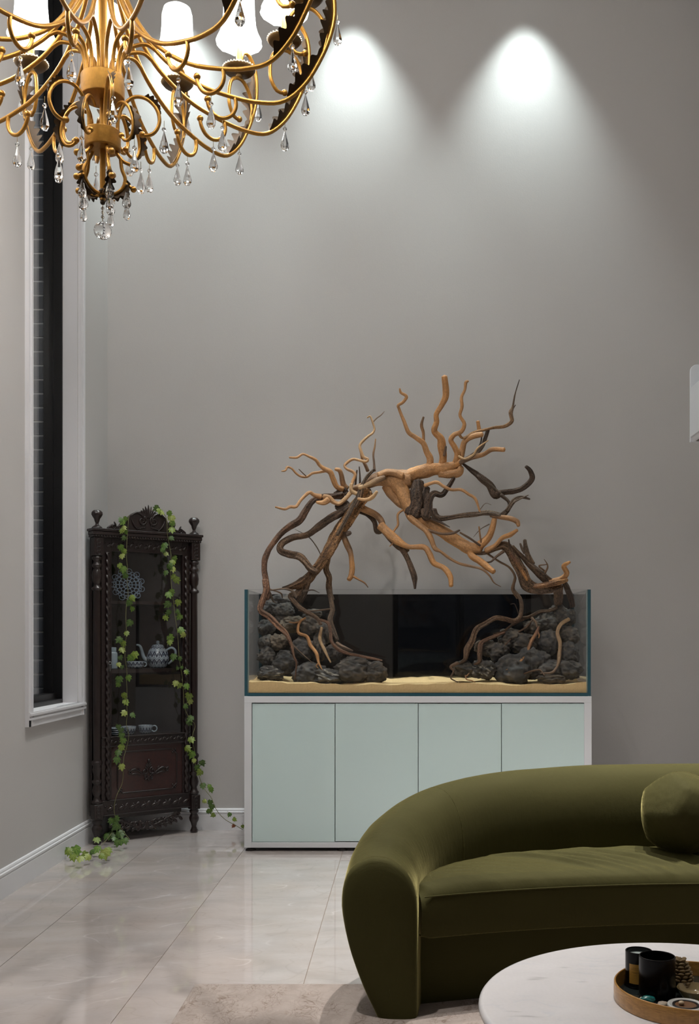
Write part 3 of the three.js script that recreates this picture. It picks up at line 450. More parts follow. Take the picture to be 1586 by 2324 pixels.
{
  const lz = (py) => pileZ(py) - 0.074;
  const root = (zoom, tones, list, label, more = [], bark = 0.2) => {
    const t = thing('root_twig', label, 'driftwood twig', [0, 0, 0]), g = woodGeo(zoom, tones, list, lz, 0, bark); g.computeBoundingBox(); const c = v(0, 0, 0); g.boundingBox.getCenter(c); c.y = g.boundingBox.min.y; t.position.copy(c);
    part('branch', g.translate(-c.x, -c.y, -c.z), woodMat, t); for (const m of more) part('branch', woodGeo(zoom, tones, m, lz, 0, bark).translate(-c.x, -c.y, -c.z), woodMat, t);
  };
  root('C', 'oo', [578, 388, 10, 532, 418, 15, 518, 512, 17, 590, 546, 19, 622, 622, 21, 672, 692, 21, 692, 772, 15, 722, 834, 4], 'bent bright orange twig lying down the left rock pile', [[440, 425, 8, 490, 428, 11, 530, 420, 13], [690, 770, 10, 670, 800, 6, 690, 820, 4]]);
  root('C', 'pp', [716, 470, 17, 704, 562, 18, 742, 664, 18, 794, 768, 9], 'pale straight twig on the left pile right of the orange twig');
  root('C', 'bg', [842, 600, 18, 910, 642, 24, 984, 668, 8], 'short piece of loose bark above the long boulder', [], 0.8);
  root('D', 'ro', [992, 462, 10, 972, 512, 19, 930, 582, 19, 890, 682, 18, 850, 742, 18, 800, 792, 17, 735, 856, 5], 'reddish twig splitting into thin ends on the right rock pile', [[810, 785, 9, 760, 810, 6, 708, 832, 3], [842, 762, 9, 842, 800, 6, 838, 842, 3], [985, 505, 9, 995, 540, 6, 990, 560, 4]]);
  root('D', 'pb', [1250, 395, 20, 1182, 440, 21, 1150, 512, 21, 1172, 602, 23, 1166, 702, 21, 1152, 792, 17, 1108, 852, 14, 1005, 862, 7], 'long pale root hanging down beside the right pane');
  root('D', 'bb', [1040, 880, 8, 1000, 832, 9, 940, 840, 9, 840, 868, 7, 780, 860, 4], 'thin curved brown root low on the dark boulder of the right pile');
  root('D', 'ro', [362, 880, 8, 372, 912, 8, 420, 925, 6, 455, 946, 3], 'tiny reddish root on the sand left of the right pile', [[395, 860, 6, 372, 885, 6]]);
}
// ---------- rug ----------
{
  const rugTex = tex(1024, 1024, (x, y) => {
    const w1 = per(x, y, 2.6, 2.6, 4), w2 = per(x, y, 2.6, 2.6, 14);
    const s1 = Math.abs(per(x + w1 * 0.10, y + w2 * 0.10, 5.5, 5.5, 40)), s2 = Math.abs(per(x + w2 * 0.08, y - w1 * 0.08, 8, 8, 70)), line = smooth(0.06, 0.015, s1) * 0.8 + smooth(0.05, 0.01, s2) * 0.6;
    const wear = smooth(-0.25, 0.3, per(x, y, 2.2, 2.2, 90)), weave = rr(-6, 6);
    const b = 140 + per(x, y, 3, 3, 60) * 12 + weave, k = line * wear;
    return [b - k * 26 + s2 * 16, b - 11 - k * 30 + s2 * 14, b - 18 - k * 32 + s2 * 13];
  });
  const x0 = -0.668, x1 = 2.75, z0 = -3.354, z1 = -0.75, t = thing('rug', 'beige rug with a faded scroll pattern under the green sofa', 'rug', [(x0 + x1) / 2, 0, (z0 + z1) / 2]);
  const g = rbox(x1 - x0, 0.009, z1 - z0, 0.004, 2).translate(0, 0.0046, 0), p = g.attributes.position, u = g.attributes.uv; for (let i = 0; i < p.count; i++) u.setXY(i, p.getX(i) / 0.85, p.getZ(i) / 0.85);
  part('pile', g, std(0xffffff, 0.95, { map: rugTex, bumpMap: grain, bumpScale: 0.001 }), t);
}
// ---------- sofa ----------
const velvetN = tex(512, 512, (x, y) => { const n = 128 + 55 * per(x, y, 3, 3, 2) + 45 * per(x, y, 8, 8, 12) + rr(-20, 20); return [n, n, n]; }, false);
const velvet = phys(0x403d1f, 0.8, { sheen: 1, sheenColor: new THREE.Color(1.2, 1.05, 0.44), sheenRoughness: 0.55, specularIntensity: 0.25, bumpMap: velvetN, bumpScale: 0.0012 });
{
  const CXS = 1.06, T0 = [0, 0.0092, -3.5], t = thing('sofa', 'large curved olive green velvet sofa with a rounded back and sloping arms', 'sofa', [CXS, 0.0092, -3.5]);
  const half = [[-0.186, 3.085], [-0.178, 3.20], [-0.150, 3.34], [-0.092, 3.48], [0.0, 3.61], [0.15, 3.735], [0.36, 3.83], [0.66, 3.905], [1.06, 3.93]];
  const all = [...half, ...half.slice(0, -1).reverse().map(([x, z]) => [2 * CXS - x, z])].map(([x, z]) => v(x, 0, -z));
  const path = new THREE.CatmullRomCurve3(all, false, 'centripetal'), HK = [0.462, 0.495, 0.530, 0.560, 0.590, 0.615, 0.632, 0.640, 0.642], N = 150;
  const hAt = (s) => { const u = (s < 0.5 ? s : 1 - s) * 16, k = Math.min(Math.floor(u), 7); return lerp(HK[k], HK[k + 1], u - k); };
  const prof = new THREE.CatmullRomCurve3([[0.47, 0], [0.43, 0.04], [0.27, 0.20], [0.12, 0.40], [0.03, 0.58], [0.0, 0.70], [0.025, 0.82], [0.11, 0.915], [0.26, 0.975], [0.45, 1.0], [0.63, 0.985], [0.80, 0.935], [0.92, 0.86], [0.985, 0.76], [1.0, 0.64], [1.0, 0.4], [1.0, 0.15], [1.0, 0]].map((p) => v(p[0], p[1], 0)), false, 'centripetal');
  const NP = 54, P2 = prof.getSpacedPoints(NP);
  const frame = (s) => { const p = path.getPoint(s), d = path.getTangent(s); return { p, n: v(-d.z, 0, d.x), d }; };  // n points to the inside
  const thick = (s) => 0.222 + 0.02 * Math.sin(Math.PI * s), shell = (s, j) => { const f = frame(s), q = P2[j], h = hAt(s); const r = f.p.clone().addScaledVector(f.n, q.x * thick(s)); r.y = q.y * h; return r; };
  // the far turn: keep the inside normal pointing to the seat
  const c0 = frame(0).n.dot(v(1, 0, 0)) < 0 ? -1 : 1;
  const pos = [], uv = [], idx = [], K = NP + 1, put = (p, a, b) => { pos.push(p.x - CXS, p.y, p.z + 3.5); uv.push(a, b); };
  const sh = (s, j) => { const f = frame(s), q = P2[j], r = f.p.clone().addScaledVector(f.n, c0 * q.x * thick(s)); r.y = q.y * hAt(s) + 0.004 * noise(s * 18, q.x * 4, q.y * 3); return r; };
  for (let i = 0; i <= N; i++) for (let j = 0; j <= NP; j++) put(sh(i / N, j), i / N * 9, j / NP * 2.2);
  for (let i = 0; i < N; i++) for (let j = 0; j < NP; j++) { const a = i * K + j, b = a + K; c0 > 0 ? idx.push(a, a + 1, b, b, a + 1, b + 1) : idx.push(a, b, a + 1, b, b + 1, a + 1); }
  // padded fronts of the arms: rings shrinking towards the middle of the outline
  for (const e of [0, 1]) {
    const f = frame(e), ring0 = P2.map((_, j) => sh(e, j)), mid = ring0.reduce((s, p) => s.add(p), v(0, 0, 0)).divideScalar(K); mid.y = 0.24;
    const out = f.d.clone().multiplyScalar(e ? 1 : -1); let prev = e * N * K;
    const top = hAt(e), midAt = (y) => { let a = null, b = null; for (let j = 1; j <= NP; j++) { const p = ring0[j - 1], q = ring0[j]; if ((p.y - y) * (q.y - y) <= 0 && p.y !== q.y) { const w = p.clone().lerp(q, (y - p.y) / (q.y - p.y)); a ? b = w : a = w; } } return (a ?? ring0[0]).clone().lerp(b ?? ring0[NP], 0.5); };
    const spine = ring0.map((p) => { const yy = Math.min(Math.max(p.y, 0.001), top - 0.115), m = midAt(yy); m.y = p.y <= 0.001 ? p.y : yy; return m; });
    for (const [k, push] of [[0.985, 0.008], [0.95, 0.017], [0.88, 0.024], [0.7, 0.030], [0.4, 0.034], [0.02, 0.035], [0, 0.035]]) {
      const s = pos.length / 3; ring0.forEach((p, j) => put(spine[j].clone().lerp(p, k).addScaledVector(out, push), j / NP, k));
      for (let j = 0; j < NP; j++) { const a = prev + j, b = s + j, flip = (e === 0) === (c0 > 0); flip ? idx.push(a, b, a + 1, b, b + 1, a + 1) : idx.push(a, a + 1, b, b, a + 1, b + 1); }
      prev = s;
    }
  }
  const g = new THREE.BufferGeometry(); g.setAttribute('position', new THREE.Float32BufferAttribute(pos, 3)); g.setAttribute('uv', new THREE.Float32BufferAttribute(uv, 2)); g.setIndex(idx); g.computeVertexNormals();
  part('backrest', g, velvet, t);
  // sewn seams over the arms
  for (const s of [0.262, 0.738]) { const pts = []; for (let j = 20; j <= 48; j += 2) { const p = sh(s, j), f = frame(s); pts.push(v(p.x - CXS, p.y - 0.0005, p.z + 3.5)); } part('seam', tube(pts, 0.0011, 40, 6), velvet, t); }
  // seat cushion between the arms, its front edge a shallow curve, its top in folds
  const front = (u) => { const x = lerp(0.045, 2 * CXS - 0.045, u), q = Math.abs(x - CXS) / 1.0; return v(x, 0, -(3.275 - 0.17 * Math.pow(q, 2.2))); };
  const back = (u) => { const s = lerp(0.035, 0.965, u), f = frame(s); return f.p.clone().addScaledVector(f.n, c0 * (thick(s) - 0.004)); };
  const folds = [[0.30, 0.55, 1.0, 0.02], [0.325, 0.5, 0.8, 0.03], [0.345, 0.5, 1.0, 0.035], [0.37, 0.45, 0.9, 0.03], [0.395, 0.5, 1.2, 0.04], [0.42, 0.45, 0.9, 0.03], [0.445, 0.5, 1.1, 0.045], [0.47, 0.4, 0.8, 0.03], [0.50, 0.5, 1.1, 0.04], [0.53, 0.45, 0.9, 0.03], [0.56, 0.5, 1, 0.03], [0.6, 0.5, 0.9, 0.02], [0.65, 0.5, 0.7, 0.02]];
  const NU = 260, ys = [[0.03, 0.212], [0.008, 0.210], [-0.006, 0.222], [-0.012, 0.25], [-0.012, 0.29], [-0.010, 0.325], [-0.006, 0.340], [0.006, 0.353], [0.024, 0.360], [0.05, 0.365]];
  for (let k = 1; k <= 26; k++) ys.push([0.05 + k / 26, 0.365]);
  const cush = grid(NU, ys.length - 1, (u, w) => {
    const k = Math.round(w * (ys.length - 1)), a = front(u), b = back(u), dir = b.clone().sub(a), len = Math.max(dir.length(), 0.012); dir.normalize();
    const top = k > 9, d = top ? 0.05 + (k - 9) / 26 * Math.max(len - 0.05, 0) : Math.min(ys[k][0], len), wv = clamp(d / len);
    const p = a.clone().addScaledVector(dir, d); let y = ys[k][1];
    const endRound = smooth(0, 0.018, Math.min(u, 1 - u)); y -= (1 - endRound) * 0.02 * (y > 0.3 ? 1 : -0.4);
    if (k > 6) {
      y += 0.020 * Math.sin(Math.PI * clamp(wv * 0.8 + 0.1)) * smooth(0, 0.1, Math.min(u, 1 - u));
      if (top) y -= 0.02 * smooth(0.93, 1, wv);
      for (const [c, wm, amp, sl] of folds) { const uu = u - c - sl * (0.5 - wv) * 1.2 + 0.006 * noise(wv * 6, c * 40, 2); y += amp * 0.017 * Math.exp(-Math.pow(uu / 0.0072, 2)) * Math.exp(-Math.pow((wv - wm) / 0.36, 4)); }
      y += 0.002 * noise(u * 40, wv * 4, 3);
    }
    const r = v(p.x - CXS, y, p.z + 3.5); r.u = u * 5; r.w = w * 1.4; return r;
  });
  part('seat_cushion', cush, velvet, t);
  const pipe = []; for (let i = 0; i <= 60; i++) { const a = front(lerp(0.004, 0.996, i / 60)), b = back(lerp(0.004, 0.996, i / 60)).sub(a).normalize(); a.addScaledVector(b, -0.009); pipe.push(v(a.x - CXS, 0.334 + 0.0035, a.z + 3.5)); } part('piping', tube(pipe, 0.0022, 160, 6), velvet, t);
  // recessed plinth below
  const pl = grid(80, 12, (u, w) => { const a = front(lerp(0.0, 1, u)), b = back(lerp(0.0, 1, u)), d = b.clone().sub(a).normalize(); a.addScaledVector(d, 0.075 + 0.004 * Math.sin(w * 9)); return v(a.x - CXS, lerp(0.0, 0.225, w), a.z + 3.5); });
  part('plinth', pl, velvet, t);
}
// ---------- ball cushion ----------
{
  const R = 0.142, c = at(1548, 1846, 3.50), base = mergeVertices(new THREE.IcosahedronGeometry(1, 18).deleteAttribute('normal').deleteAttribute('uv')), p = base.attributes.position, q = v(0, 0, 0);
  const ax = []; const ph = (1 + Math.sqrt(5)) / 2; for (const s of [1, -1]) for (const r of [1, -1]) ax.push(v(0, s, r * ph).normalize(), v(s, r * ph, 0).normalize(), v(r * ph, 0, s).normalize());
  const rot = new THREE.Euler(0.42, 0.35, 0.2), uv = new Float32Array(p.count * 2);
  for (let i = 0; i < p.count; i++) {
    q.fromBufferAttribute(p, i).normalize(); const ds = ax.map((a) => a.dot(q)).sort((a, b) => b - a), flat = 1 / Math.max(ds[0], 0.6), seam = smooth(0.03, 0, ds[0] - ds[1]);
    const r = R * (lerp(1, 0.86 * flat, 0.42) - 0.028 * seam + 0.008 * noise(q.x * 7, q.y * 7, q.z * 7)); uv[i * 2] = q.x + q.z; uv[i * 2 + 1] = q.y;
    const h = q.clone().multiplyScalar(r).applyEuler(rot); p.setXYZ(i, h.x, h.y * 0.98, h.z);
  }
  base.setAttribute('uv', new THREE.BufferAttribute(uv, 2)); base.computeVertexNormals();
  const m = single('cushion', base, velvet, 'round green velvet ball cushion with panel seams on the sofa seat', 'cushion'); m.position.copy(c);
}
// ---------- round marble table ----------
const TABY = 0.38, TABX = 0.578, TABZ = -2.091;
{
  const mtex = tex(1024, 1024, (x, y) => {
    const w1 = per(x, y, 1.6, 1.6, 7) * 0.5, n = per(x, y + w1 * 0.2, 1.3, 3.2, 1), band = per(x + w1 * 0.1, y + w1 * 0.18, 2.2, 7, 17);
    const v1 = Math.pow(1 - Math.abs(band), 18) * smooth(-0.1, 0.35, per(x, y, 1.8, 2.6, 33)), blot = smooth(0.15, 0.6, per(x + 0.1 * w1, y + 0.05 * w1, 2.4, 10, 51)) * smooth(-0.05, 0.4, per(x, y, 2, 2, 77)) * (0.6 + 0.4 * per(x, y, 9, 26, 8));
    const b = 218 + n * 9 + per(x, y, 24, 24, 5) * 3 - v1 * 9 - blot * 110;
    return [b, b - 3 + v1 * 3, b - 2 + v1 * 6];
  });
  const t = thing('coffee_table', 'round white marble topped coffee table in front of the sofa', 'coffee table', [TABX, 0, TABZ]);
  const R = 0.433, top = lathe([[0, -0.024], [R - 0.012, -0.024], [R - 0.004, -0.021], [R, -0.013], [R - 0.001, -0.006], [R - 0.005, -0.0012], [R - 0.010, 0], [0, 0]], 120), p = top.attributes.position, u = top.attributes.uv; for (let i = 0; i < p.count; i++) u.setXY(i, p.getX(i) / 0.95 + 0.2, p.getZ(i) / 0.95 + 0.13);
  part('tabletop', top.translate(0, TABY, 0), phys(0xffffff, 0.24, { map: mtex, clearcoat: 0.25, clearcoatRoughness: 0.15 }), t);
  part('pedestal', lathe([[0, 0.0095], [0.20, 0.0095], [0.20, 0.018], [0.12, 0.035], [0.05, 0.08], [0.036, 0.16], [0.045, 0.27], [0.10, 0.345], [0.16, TABY - 0.0245], [0, TABY - 0.0245]], 48), M.black, t);
}
// ---------- tray and what stands on it ----------
{
  const X = 0.574, Z = -2.107, R = 0.156, t = thing('tray', 'round wooden tray with a golden rim and mirrored floor on the marble table', 'tray', [X, TABY, Z]);
  const woodT = tex(512, 128, (x, y) => { const n = per(x, y, 3, 12, 5) * 34 + per(x, y, 8, 30, 9) * 22 + rr(-6, 6); return [176 + n, 126 + n * 0.85, 58 + n * 0.6]; });
  const rim = lathe([[R - 0.0045, 0.002], [R - 0.0045, 0.0335], [R - 0.003, 0.0352], [R - 0.002, 0.0352], [R, 0.033], [R + 0.0005, 0.018], [R, 0.001], [R - 0.0045, 0.001]], 110), u = rim.attributes.uv; for (let i = 0; i < u.count; i++) u.setXY(i, u.getX(i) * 3, u.getY(i));
  part('rim', rim, phys(0xffffff, 0.34, { map: woodT, clearcoat: 0.4, clearcoatRoughness: 0.25 }), t);
  part('mirror', new THREE.CylinderGeometry(R - 0.0047, R - 0.0047, 0.003, 80).translate(0, 0.0035, 0), std(0x73807f, 0.06, { metalness: 0.9 }), t);
  const base = TABY + 0.0051, blackGlass = phys(0x060506, 0.22, { specularIntensity: 0.35 });
  const jar = (r, h) => lathe([[0, 0.0], [r - 0.004, 0.0], [r - 0.001, 0.002], [r, 0.006], [r, h - 0.001], [r - 0.001, h], [r - 0.0025, h], [r - 0.0032, h - 0.002], [r - 0.0035, 0.010], [r - 0.007, 0.007], [0, 0.007]], 56);
  const c1 = at(1449.5, 2228, 2.187); c1.y = base;
  const k1 = thing('candle', 'black glass candle jar with a gold label and pale wax', 'candle', c1.toArray()); part('jar', jar(0.0275, 0.074), blackGlass, k1);
  part('wax', lathe([[0, 0.063], [0.020, 0.063], [0.0238, 0.0645], [0.0238, 0.0075], [0, 0.0075]], 40), phys(0xb9c4c0, 0.5, { specularIntensity: 0.5 }), k1);
  const lab = document.createElement('canvas'); lab.width = 256; lab.height = 320; const cc = lab.getContext('2d'); cc.fillStyle = '#c9973f'; cc.fillRect(0, 0, 256, 320); for (let i = 0; i < 900; i++) { cc.fillStyle = `rgba(${rnd() < 0.5 ? '90,60,20' : '235,190,110'},0.10)`; cc.fillRect(rnd() * 256, rnd() * 320, rr(4, 40), rr(1, 3)); } cc.fillStyle = 'rgba(84,54,20,0.75)'; for (const [y, w, h] of [[58, 120, 7], [84, 170, 5], [128, 130, 8], [142, 90, 5], [180, 60, 4]]) for (let x = 128 - w / 2; x < 128 + w / 2; x += 9) cc.fillRect(x, y, 5.5, h);
  const lt = new THREE.CanvasTexture(lab); lt.colorSpace = THREE.SRGBColorSpace;
  part('label', new THREE.CylinderGeometry(0.02768, 0.02768, 0.040, 24, 1, true, -0.98, 1.0).translate(0, 0.031, 0), std(0xffffff, 0.4, { map: lt, side: THREE.DoubleSide }), k1);
  const c2 = at(1491, 2268, 2.125); c2.y = base;
  const k2 = thing('candle', 'taller black glass candle jar, empty looking, in front of the labelled one', 'candle', c2.toArray()); part('jar', jar(0.0363, 0.081), blackGlass, k2); part('wax', lathe([[0, 0.02], [0.030, 0.021], [0.0312, 0.008], [0, 0.0075]], 40), std(0x15120f, 0.5), k2);
  // scaly cone
  const c3 = at(1543, 2236, 2.168); c3.y = base; const k3 = thing('pine_cone', 'brown scaly cone ornament behind the tall black candle', 'ornament', c3.toArray(), 0.4), coneM = std(0x86704d, 0.7, { bumpMap: grain, bumpScale: 0.0015 });
  part('core', lathe([[0, 0.0], [0.012, 0.0], [0.017, 0.010], [0.016, 0.025], [0.011, 0.045], [0.005, 0.062], [0, 0.066]], 24), coneM, k3);
  const scale = (() => { const s = new THREE.SphereGeometry(1, 8, 6).scale(0.0072, 0.0028, 0.0068); return s; })();
  for (let r = 0; r < 9; r++) { const y = 0.010 + r * 0.0062, rad = 0.020 * (1 - Math.pow(r / 9.6, 1.7)) + 0.003, n = Math.max(4, Math.round(rad * 460)); for (let i = 0; i < n; i++) { const m = part('scale', scale, coneM, k3), a = (i + r * 0.5) / n * 6.283; m.position.set(Math.cos(a) * rad, y, Math.sin(a) * rad); m.rotation.set(0, -a, 0.45 + rr(-0.1, 0.1), 'YXZ'); } }
  // stones, shells and the lidded dish
  const pebble = (name, px, py, sx, sy, sz, mat, label, cat, turn = 0) => { const g = mergeVertices(new THREE.IcosahedronGeometry(1, 6).deleteAttribute('normal').deleteAttribute('uv')), p = g.attributes.position, s0 = rr(0, 50); for (let i = 0; i < p.count; i++) { const q = v(p.getX(i), p.getY(i), p.getZ(i)), r = 1 + 0.22 * fbm(q.x + s0, q.y, q.z, 3); p.setXYZ(i, q.x * r * sx, q.y * r * sy, q.z * r * sz); } g.computeVertexNormals(); const c = at(px, py, F * (EYE - base - sy) / (py - CY)); const m = single(name, clean(g), mat, label, cat); m.position.set(c.x, base + sy * 0.93, c.z); m.rotation.y = turn; };
  pebble('stone', 1470, 2267, 0.0135, 0.0075, 0.009, phys(0x1d6b68, 0.25, { clearcoat: 0.8 }), 'polished teal stone on the tray in front of the black candle', 'stone', -0.4);
  pebble('stone', 1455, 2266, 0.003, 0.003, 0.003, std(0xe0d8c4, 0.5), 'tiny cream pebble beside the teal stone', 'stone');
  pebble('shell', 1503, 2279, 0.012, 0.006, 0.008, std(0xa89a8a, 0.45), 'grey brown shell beside the white-rimmed disc', 'shell', 0.5);
  const c4 = at(1556, 2281, 2.04); c4.y = base; const k4 = thing('trinket_dish', 'flat round dish with a white rim and dark brown centre', 'dish', c4.toArray());
  part('dish', lathe([[0, 0], [0.030, 0], [0.034, 0.004], [0.0355, 0.011], [0.034, 0.0135], [0.030, 0.0135], [0.027, 0.010], [0, 0.010]], 56), phys(0xc9c8c4, 0.25, { clearcoat: 0.6 }), k4);
  part('inlay', lathe([[0, 0.0118], [0.020, 0.0118], [0.0215, 0.0105], [0, 0.0102]], 48), std(0x6d4a2c, 0.5), k4); part('ring', new THREE.TorusGeometry(0.0232, 0.0026, 8, 56).rotateX(Math.PI / 2).translate(0, 0.0112, 0), std(0x1c1714, 0.4), k4);
  const c5 = at(1545, 2270, 1.975); const pearl = single('bead', new THREE.SphereGeometry(0.0058, 24, 16).scale(1, 0.75, 1), phys(0xb79f80, 0.2, { clearcoat: 1 }), 'small tan bead lying in the dark centre of the round dish', 'bead'); pearl.position.set(c4.x - 0.009, base + 0.0118 + 0.0043, c4.z + 0.002);
  const c6 = at(1578, 2252, 2.112); c6.y = base; const k6 = thing('glass_bowl', 'small brown glass bowl at the right side of the tray', 'bowl', c6.toArray());
  part('bowl', lathe([[0, 0], [0.022, 0], [0.030, 0.006], [0.036, 0.019], [0.0362, 0.0205], [0.0345, 0.0205], [0.029, 0.009], [0.021, 0.004], [0, 0.004]], 56), phys(0x8d7a55, 0.12, { clearcoat: 1 }), k6);
}
// ---------- chandelier ----------
{
  const AX = -0.916, AZ = -3.2, YC = 2.62, t = thing('chandelier', 'large brass scroll-arm chandelier with white bell shades and crystal drops', 'chandelier', [AX, YC, AZ]);
  const brassT = tex(256, 64, (x, y) => { const n = per(x, y, 4, 10, 3) * 22 + rr(-8, 8); return [165 + n, 119 + n * 0.8, 50 + n * 0.5]; });
  const brass = std(0xffffff, 0.36, { map: brassT, metalness: 0.72 }), dark = std(0x33230f, 0.5, { metalness: 0.55 }), candleM = phys(0xd9a94a, 0.5);
  const crystal = phys(0xffffff, 0.0, { transmission: 1, thickness: 0.01, ior: 1.62 });
  const panM = std(0x5f4826, 0.45, { metalness: 0.6 }), wireM = std(0x8a7a58, 0.35, { metalness: 1 });
  const shadeM = std(0xf4f8f8, 0.7, { emissive: new THREE.Color(0.93, 1, 0.99), emissiveIntensity: 1.5 });
  const y = (h) => h - YC;
  // centre: column, hubs, finial
  part('column', lathe([[0, y(2.81)], [0.0135, y(2.81)], [0.0135, y(3.55)], [0.03, y(3.58)], [0.03, y(3.62)], [0.012, y(3.66)], [0.012, y(3.80)], [0, y(3.80)]], 20), brass, t);
  part('column', lathe([[0, y(2.43)], [0.0085, y(2.43)], [0.0095, y(2.76)], [0, y(2.76)]], 16), brass, t);
  const hub = (r, y0, y1) => lathe([[0, y0], [r - 0.004, y0], [r, y0 + 0.004], [r, y1 - 0.003], [r + 0.001, y1 - 0.0015], [r, y1], [0, y1 + 0.006]], 44);
  part('hub', hub(0.0645, y(2.735), y(2.800)), brass, t); part('hub', hub(0.0535, y(2.582), y(2.636)), brass, t);
  part('finial', lathe([[0, y(2.415)], [0.006, y(2.418)], [0.008, y(2.424)], [0.004, y(2.43)], [0.011, y(2.437)], [0.008, y(2.446)], [0.013, y(2.455)], [0.009, y(2.463)], [0, y(2.465)]], 18), dark, t);
  part('chain', tube([v(0, y(3.80), 0), v(0, y(CEIL - 0.03), 0)], 0.011, 4, 10), brass, t);
  part('canopy', lathe([[0, y(CEIL - 0.06)], [0.03, y(CEIL - 0.05)], [0.075, y(CEIL - 0.012)], [0.08, y(CEIL - 0.001)], [0, y(CEIL - 0.001)]], 36), brass, t);
  // crystal drop with its bead and wire, hanging from (0, 0, 0)
  const drop = (L, fl = 6) => lathe([[0, -L], [0.32 * L * 0.38, -L * 0.965], [0.205 * L, -L * 0.83], [0.215 * L, -L * 0.72], [0.16 * L, -L * 0.5], [0.075 * L, -L * 0.2], [0.02 * L, 0], [0, 0]], fl).toNonIndexed();
  const flat = (g) => { g.computeVertexNormals(); return g; };
  const dropG = flat(drop(0.066, 8)), beadG = flat(new THREE.OctahedronGeometry(0.0072, 1));
  const wire = tube([v(0, 0.001, 0), v(0, -0.020, 0)], 0.0009, 2, 5);
  function hang(parent, p, turn = 0, s = 1) {
    const m = part('crystal_drop', dropG, crystal, parent); m.position.set(p.x, p.y - 0.033 * s, p.z); m.scale.setScalar(s); m.rotation.y = turn;
    const b = part('crystal_bead', beadG, crystal, parent); b.position.set(p.x, p.y - 0.026 * s, p.z); b.rotation.y = turn + 0.4; b.scale.setScalar(s);
    const w = part('wire', wire, wireM, parent); w.position.copy(p);
  }
  // acanthus leaf: a curled tapering sheet with lobed edges wrapped along a curve
  function acanthus(curve, t0, t1, width, up = 1) {
    return grid(52, 8, (u, w) => {
      const tt = lerp(t0, t1, u), p = curve.getPoint(tt), d = curve.getTangent(tt), n = v(-d.y, d.x, 0), s = (w - 0.5) * 2;
      const saw = 0.52 + 0.48 * Math.sin(Math.PI * Math.pow((u * 5.4) % 1, 1.7)), wd = width * Math.sin(Math.PI * Math.pow(clamp(u * 0.93 + 0.06), 0.8)) * saw;
      const fold = Math.abs(s); return v(p.x + n.x * (up * (0.004 + fold * wd * 0.85)), p.y + n.y * (up * (0.004 + fold * wd * 0.85)), s * wd * 0.75);
    });
  }
  const C2 = (list) => new THREE.CatmullRomCurve3(list.map(([r, h]) => v(r, y(h), 0)), false, 'centripetal');
  const ball = (r, h, s) => new THREE.SphereGeometry(s, 12, 10).translate(r, y(h), 0);
  const leafMat = dark.clone(); leafMat.side = THREE.DoubleSide;
  // one arm, drawn in its own plane (x outwards), then turned into place
  const main = C2([[0.035, 3.45], [0.042, 3.25], [0.060, 3.08], [0.098, 2.985], [0.15, 2.905], [0.20, 2.856], [0.285, 2.803], [0.38, 2.775], [0.46, 2.763], [0.54, 2.771], [0.605, 2.825], [0.655, 2.905], [0.690, 2.99], [0.703, 3.065], [0.692, 3.14], [0.655, 3.175], [0.625, 3.16], [0.622, 3.13]]);
  const hubCurl = C2([[0.050, 2.799], [0.052, 2.84], [0.066, 2.884], [0.095, 2.905], [0.13, 2.912], [0.158, 2.896]]);
  const hook = C2([[0.395, 2.774], [0.398, 2.744], [0.385, 2.717], [0.358, 2.705], [0.332, 2.715], [0.315, 2.741], [0.312, 2.757]]);
  const arch = C2([[0.668, 2.93], [0.678, 2.99], [0.662, 3.04], [0.630, 3.068], [0.598, 3.066], [0.570, 3.045], [0.558, 3.00], [0.562, 2.955], [0.585, 2.925], [0.608, 2.925]]);
  const bend = C2([[0.54, 2.785], [0.60, 2.83]]);
  const round = (c, r, n, s = 8) => sweepTube([], [r, r], { seg: n, sides: s, curve: c, uvScale: 6 });
  const armG = join([round(main, 0.0068, 84), round(hubCurl, 0.0062, 20), round(hook, 0.0062, 20), ball(0.312, 2.761, 0.0105), round(arch, 0.0062, 30), ball(0.611, 2.927, 0.0105), ball(0.622, 3.128, 0.0105)]);
  const leaf1 = acanthus(main, 0.545, 0.69, 0.038, 1), leaf2 = acanthus(main, 0.67, 0.83, 0.044, 1);
  const cupG = lathe([[0, 3.068], [0.010, 3.07], [0.013, 3.078], [0.008, 3.083], [0.020, 3.086], [0.048, 3.090], [0.057, 3.100], [0.054, 3.104], [0.018, 3.100], [0.014, 3.112], [0.018, 3.118], [0.019, 3.127], [0.012, 3.132], [0, 3.132]].map(([a, b]) => [a, y(b)]), 28).translate(0.61, 0, 0);
  const beads = join(Array.from({ length: 30 }, (_, i) => new THREE.SphereGeometry(0.0034, 6, 5).translate(0.61 + 0.056 * Math.cos(i / 30 * 6.2832), y(3.104), 0.056 * Math.sin(i / 30 * 6.2832))));
  const candleG = lathe([[0, 3.13], [0.0105, 3.13], [0.0105, 3.20], [0, 3.202]].map(([a, b]) => [a, y(b)]), 14).translate(0.61, 0, 0);
  const shadeG = lathe([[0.080, 3.192], [0.0775, 3.200], [0.068, 3.222], [0.059, 3.255], [0.055, 3.300], [0.054, 3.343], [0.048, 3.366], [0.036, 3.374], [0.034, 3.374], [0.046, 3.364], [0.052, 3.343], [0.053, 3.300], [0.057, 3.255], [0.066, 3.222], [0.0755, 3.200], [0.078, 3.192]].map(([a, b]) => [a, y(b)]), 30);
  { const p = shadeG.attributes.position; for (let i = 0; i < p.count; i++) { const a = Math.atan2(p.getZ(i), p.getX(i)), low = smooth(y(3.25), y(3.19), p.getY(i)); p.setXYZ(i, p.getX(i) * (1 + 0.03 * low * Math.cos(a * 10)), p.getY(i) + 0.004 * low * Math.cos(a * 10), p.getZ(i) * (1 + 0.03 * low * Math.cos(a * 10))); } shadeG.translate(0.61, 0, 0); shadeG.computeVertexNormals(); }
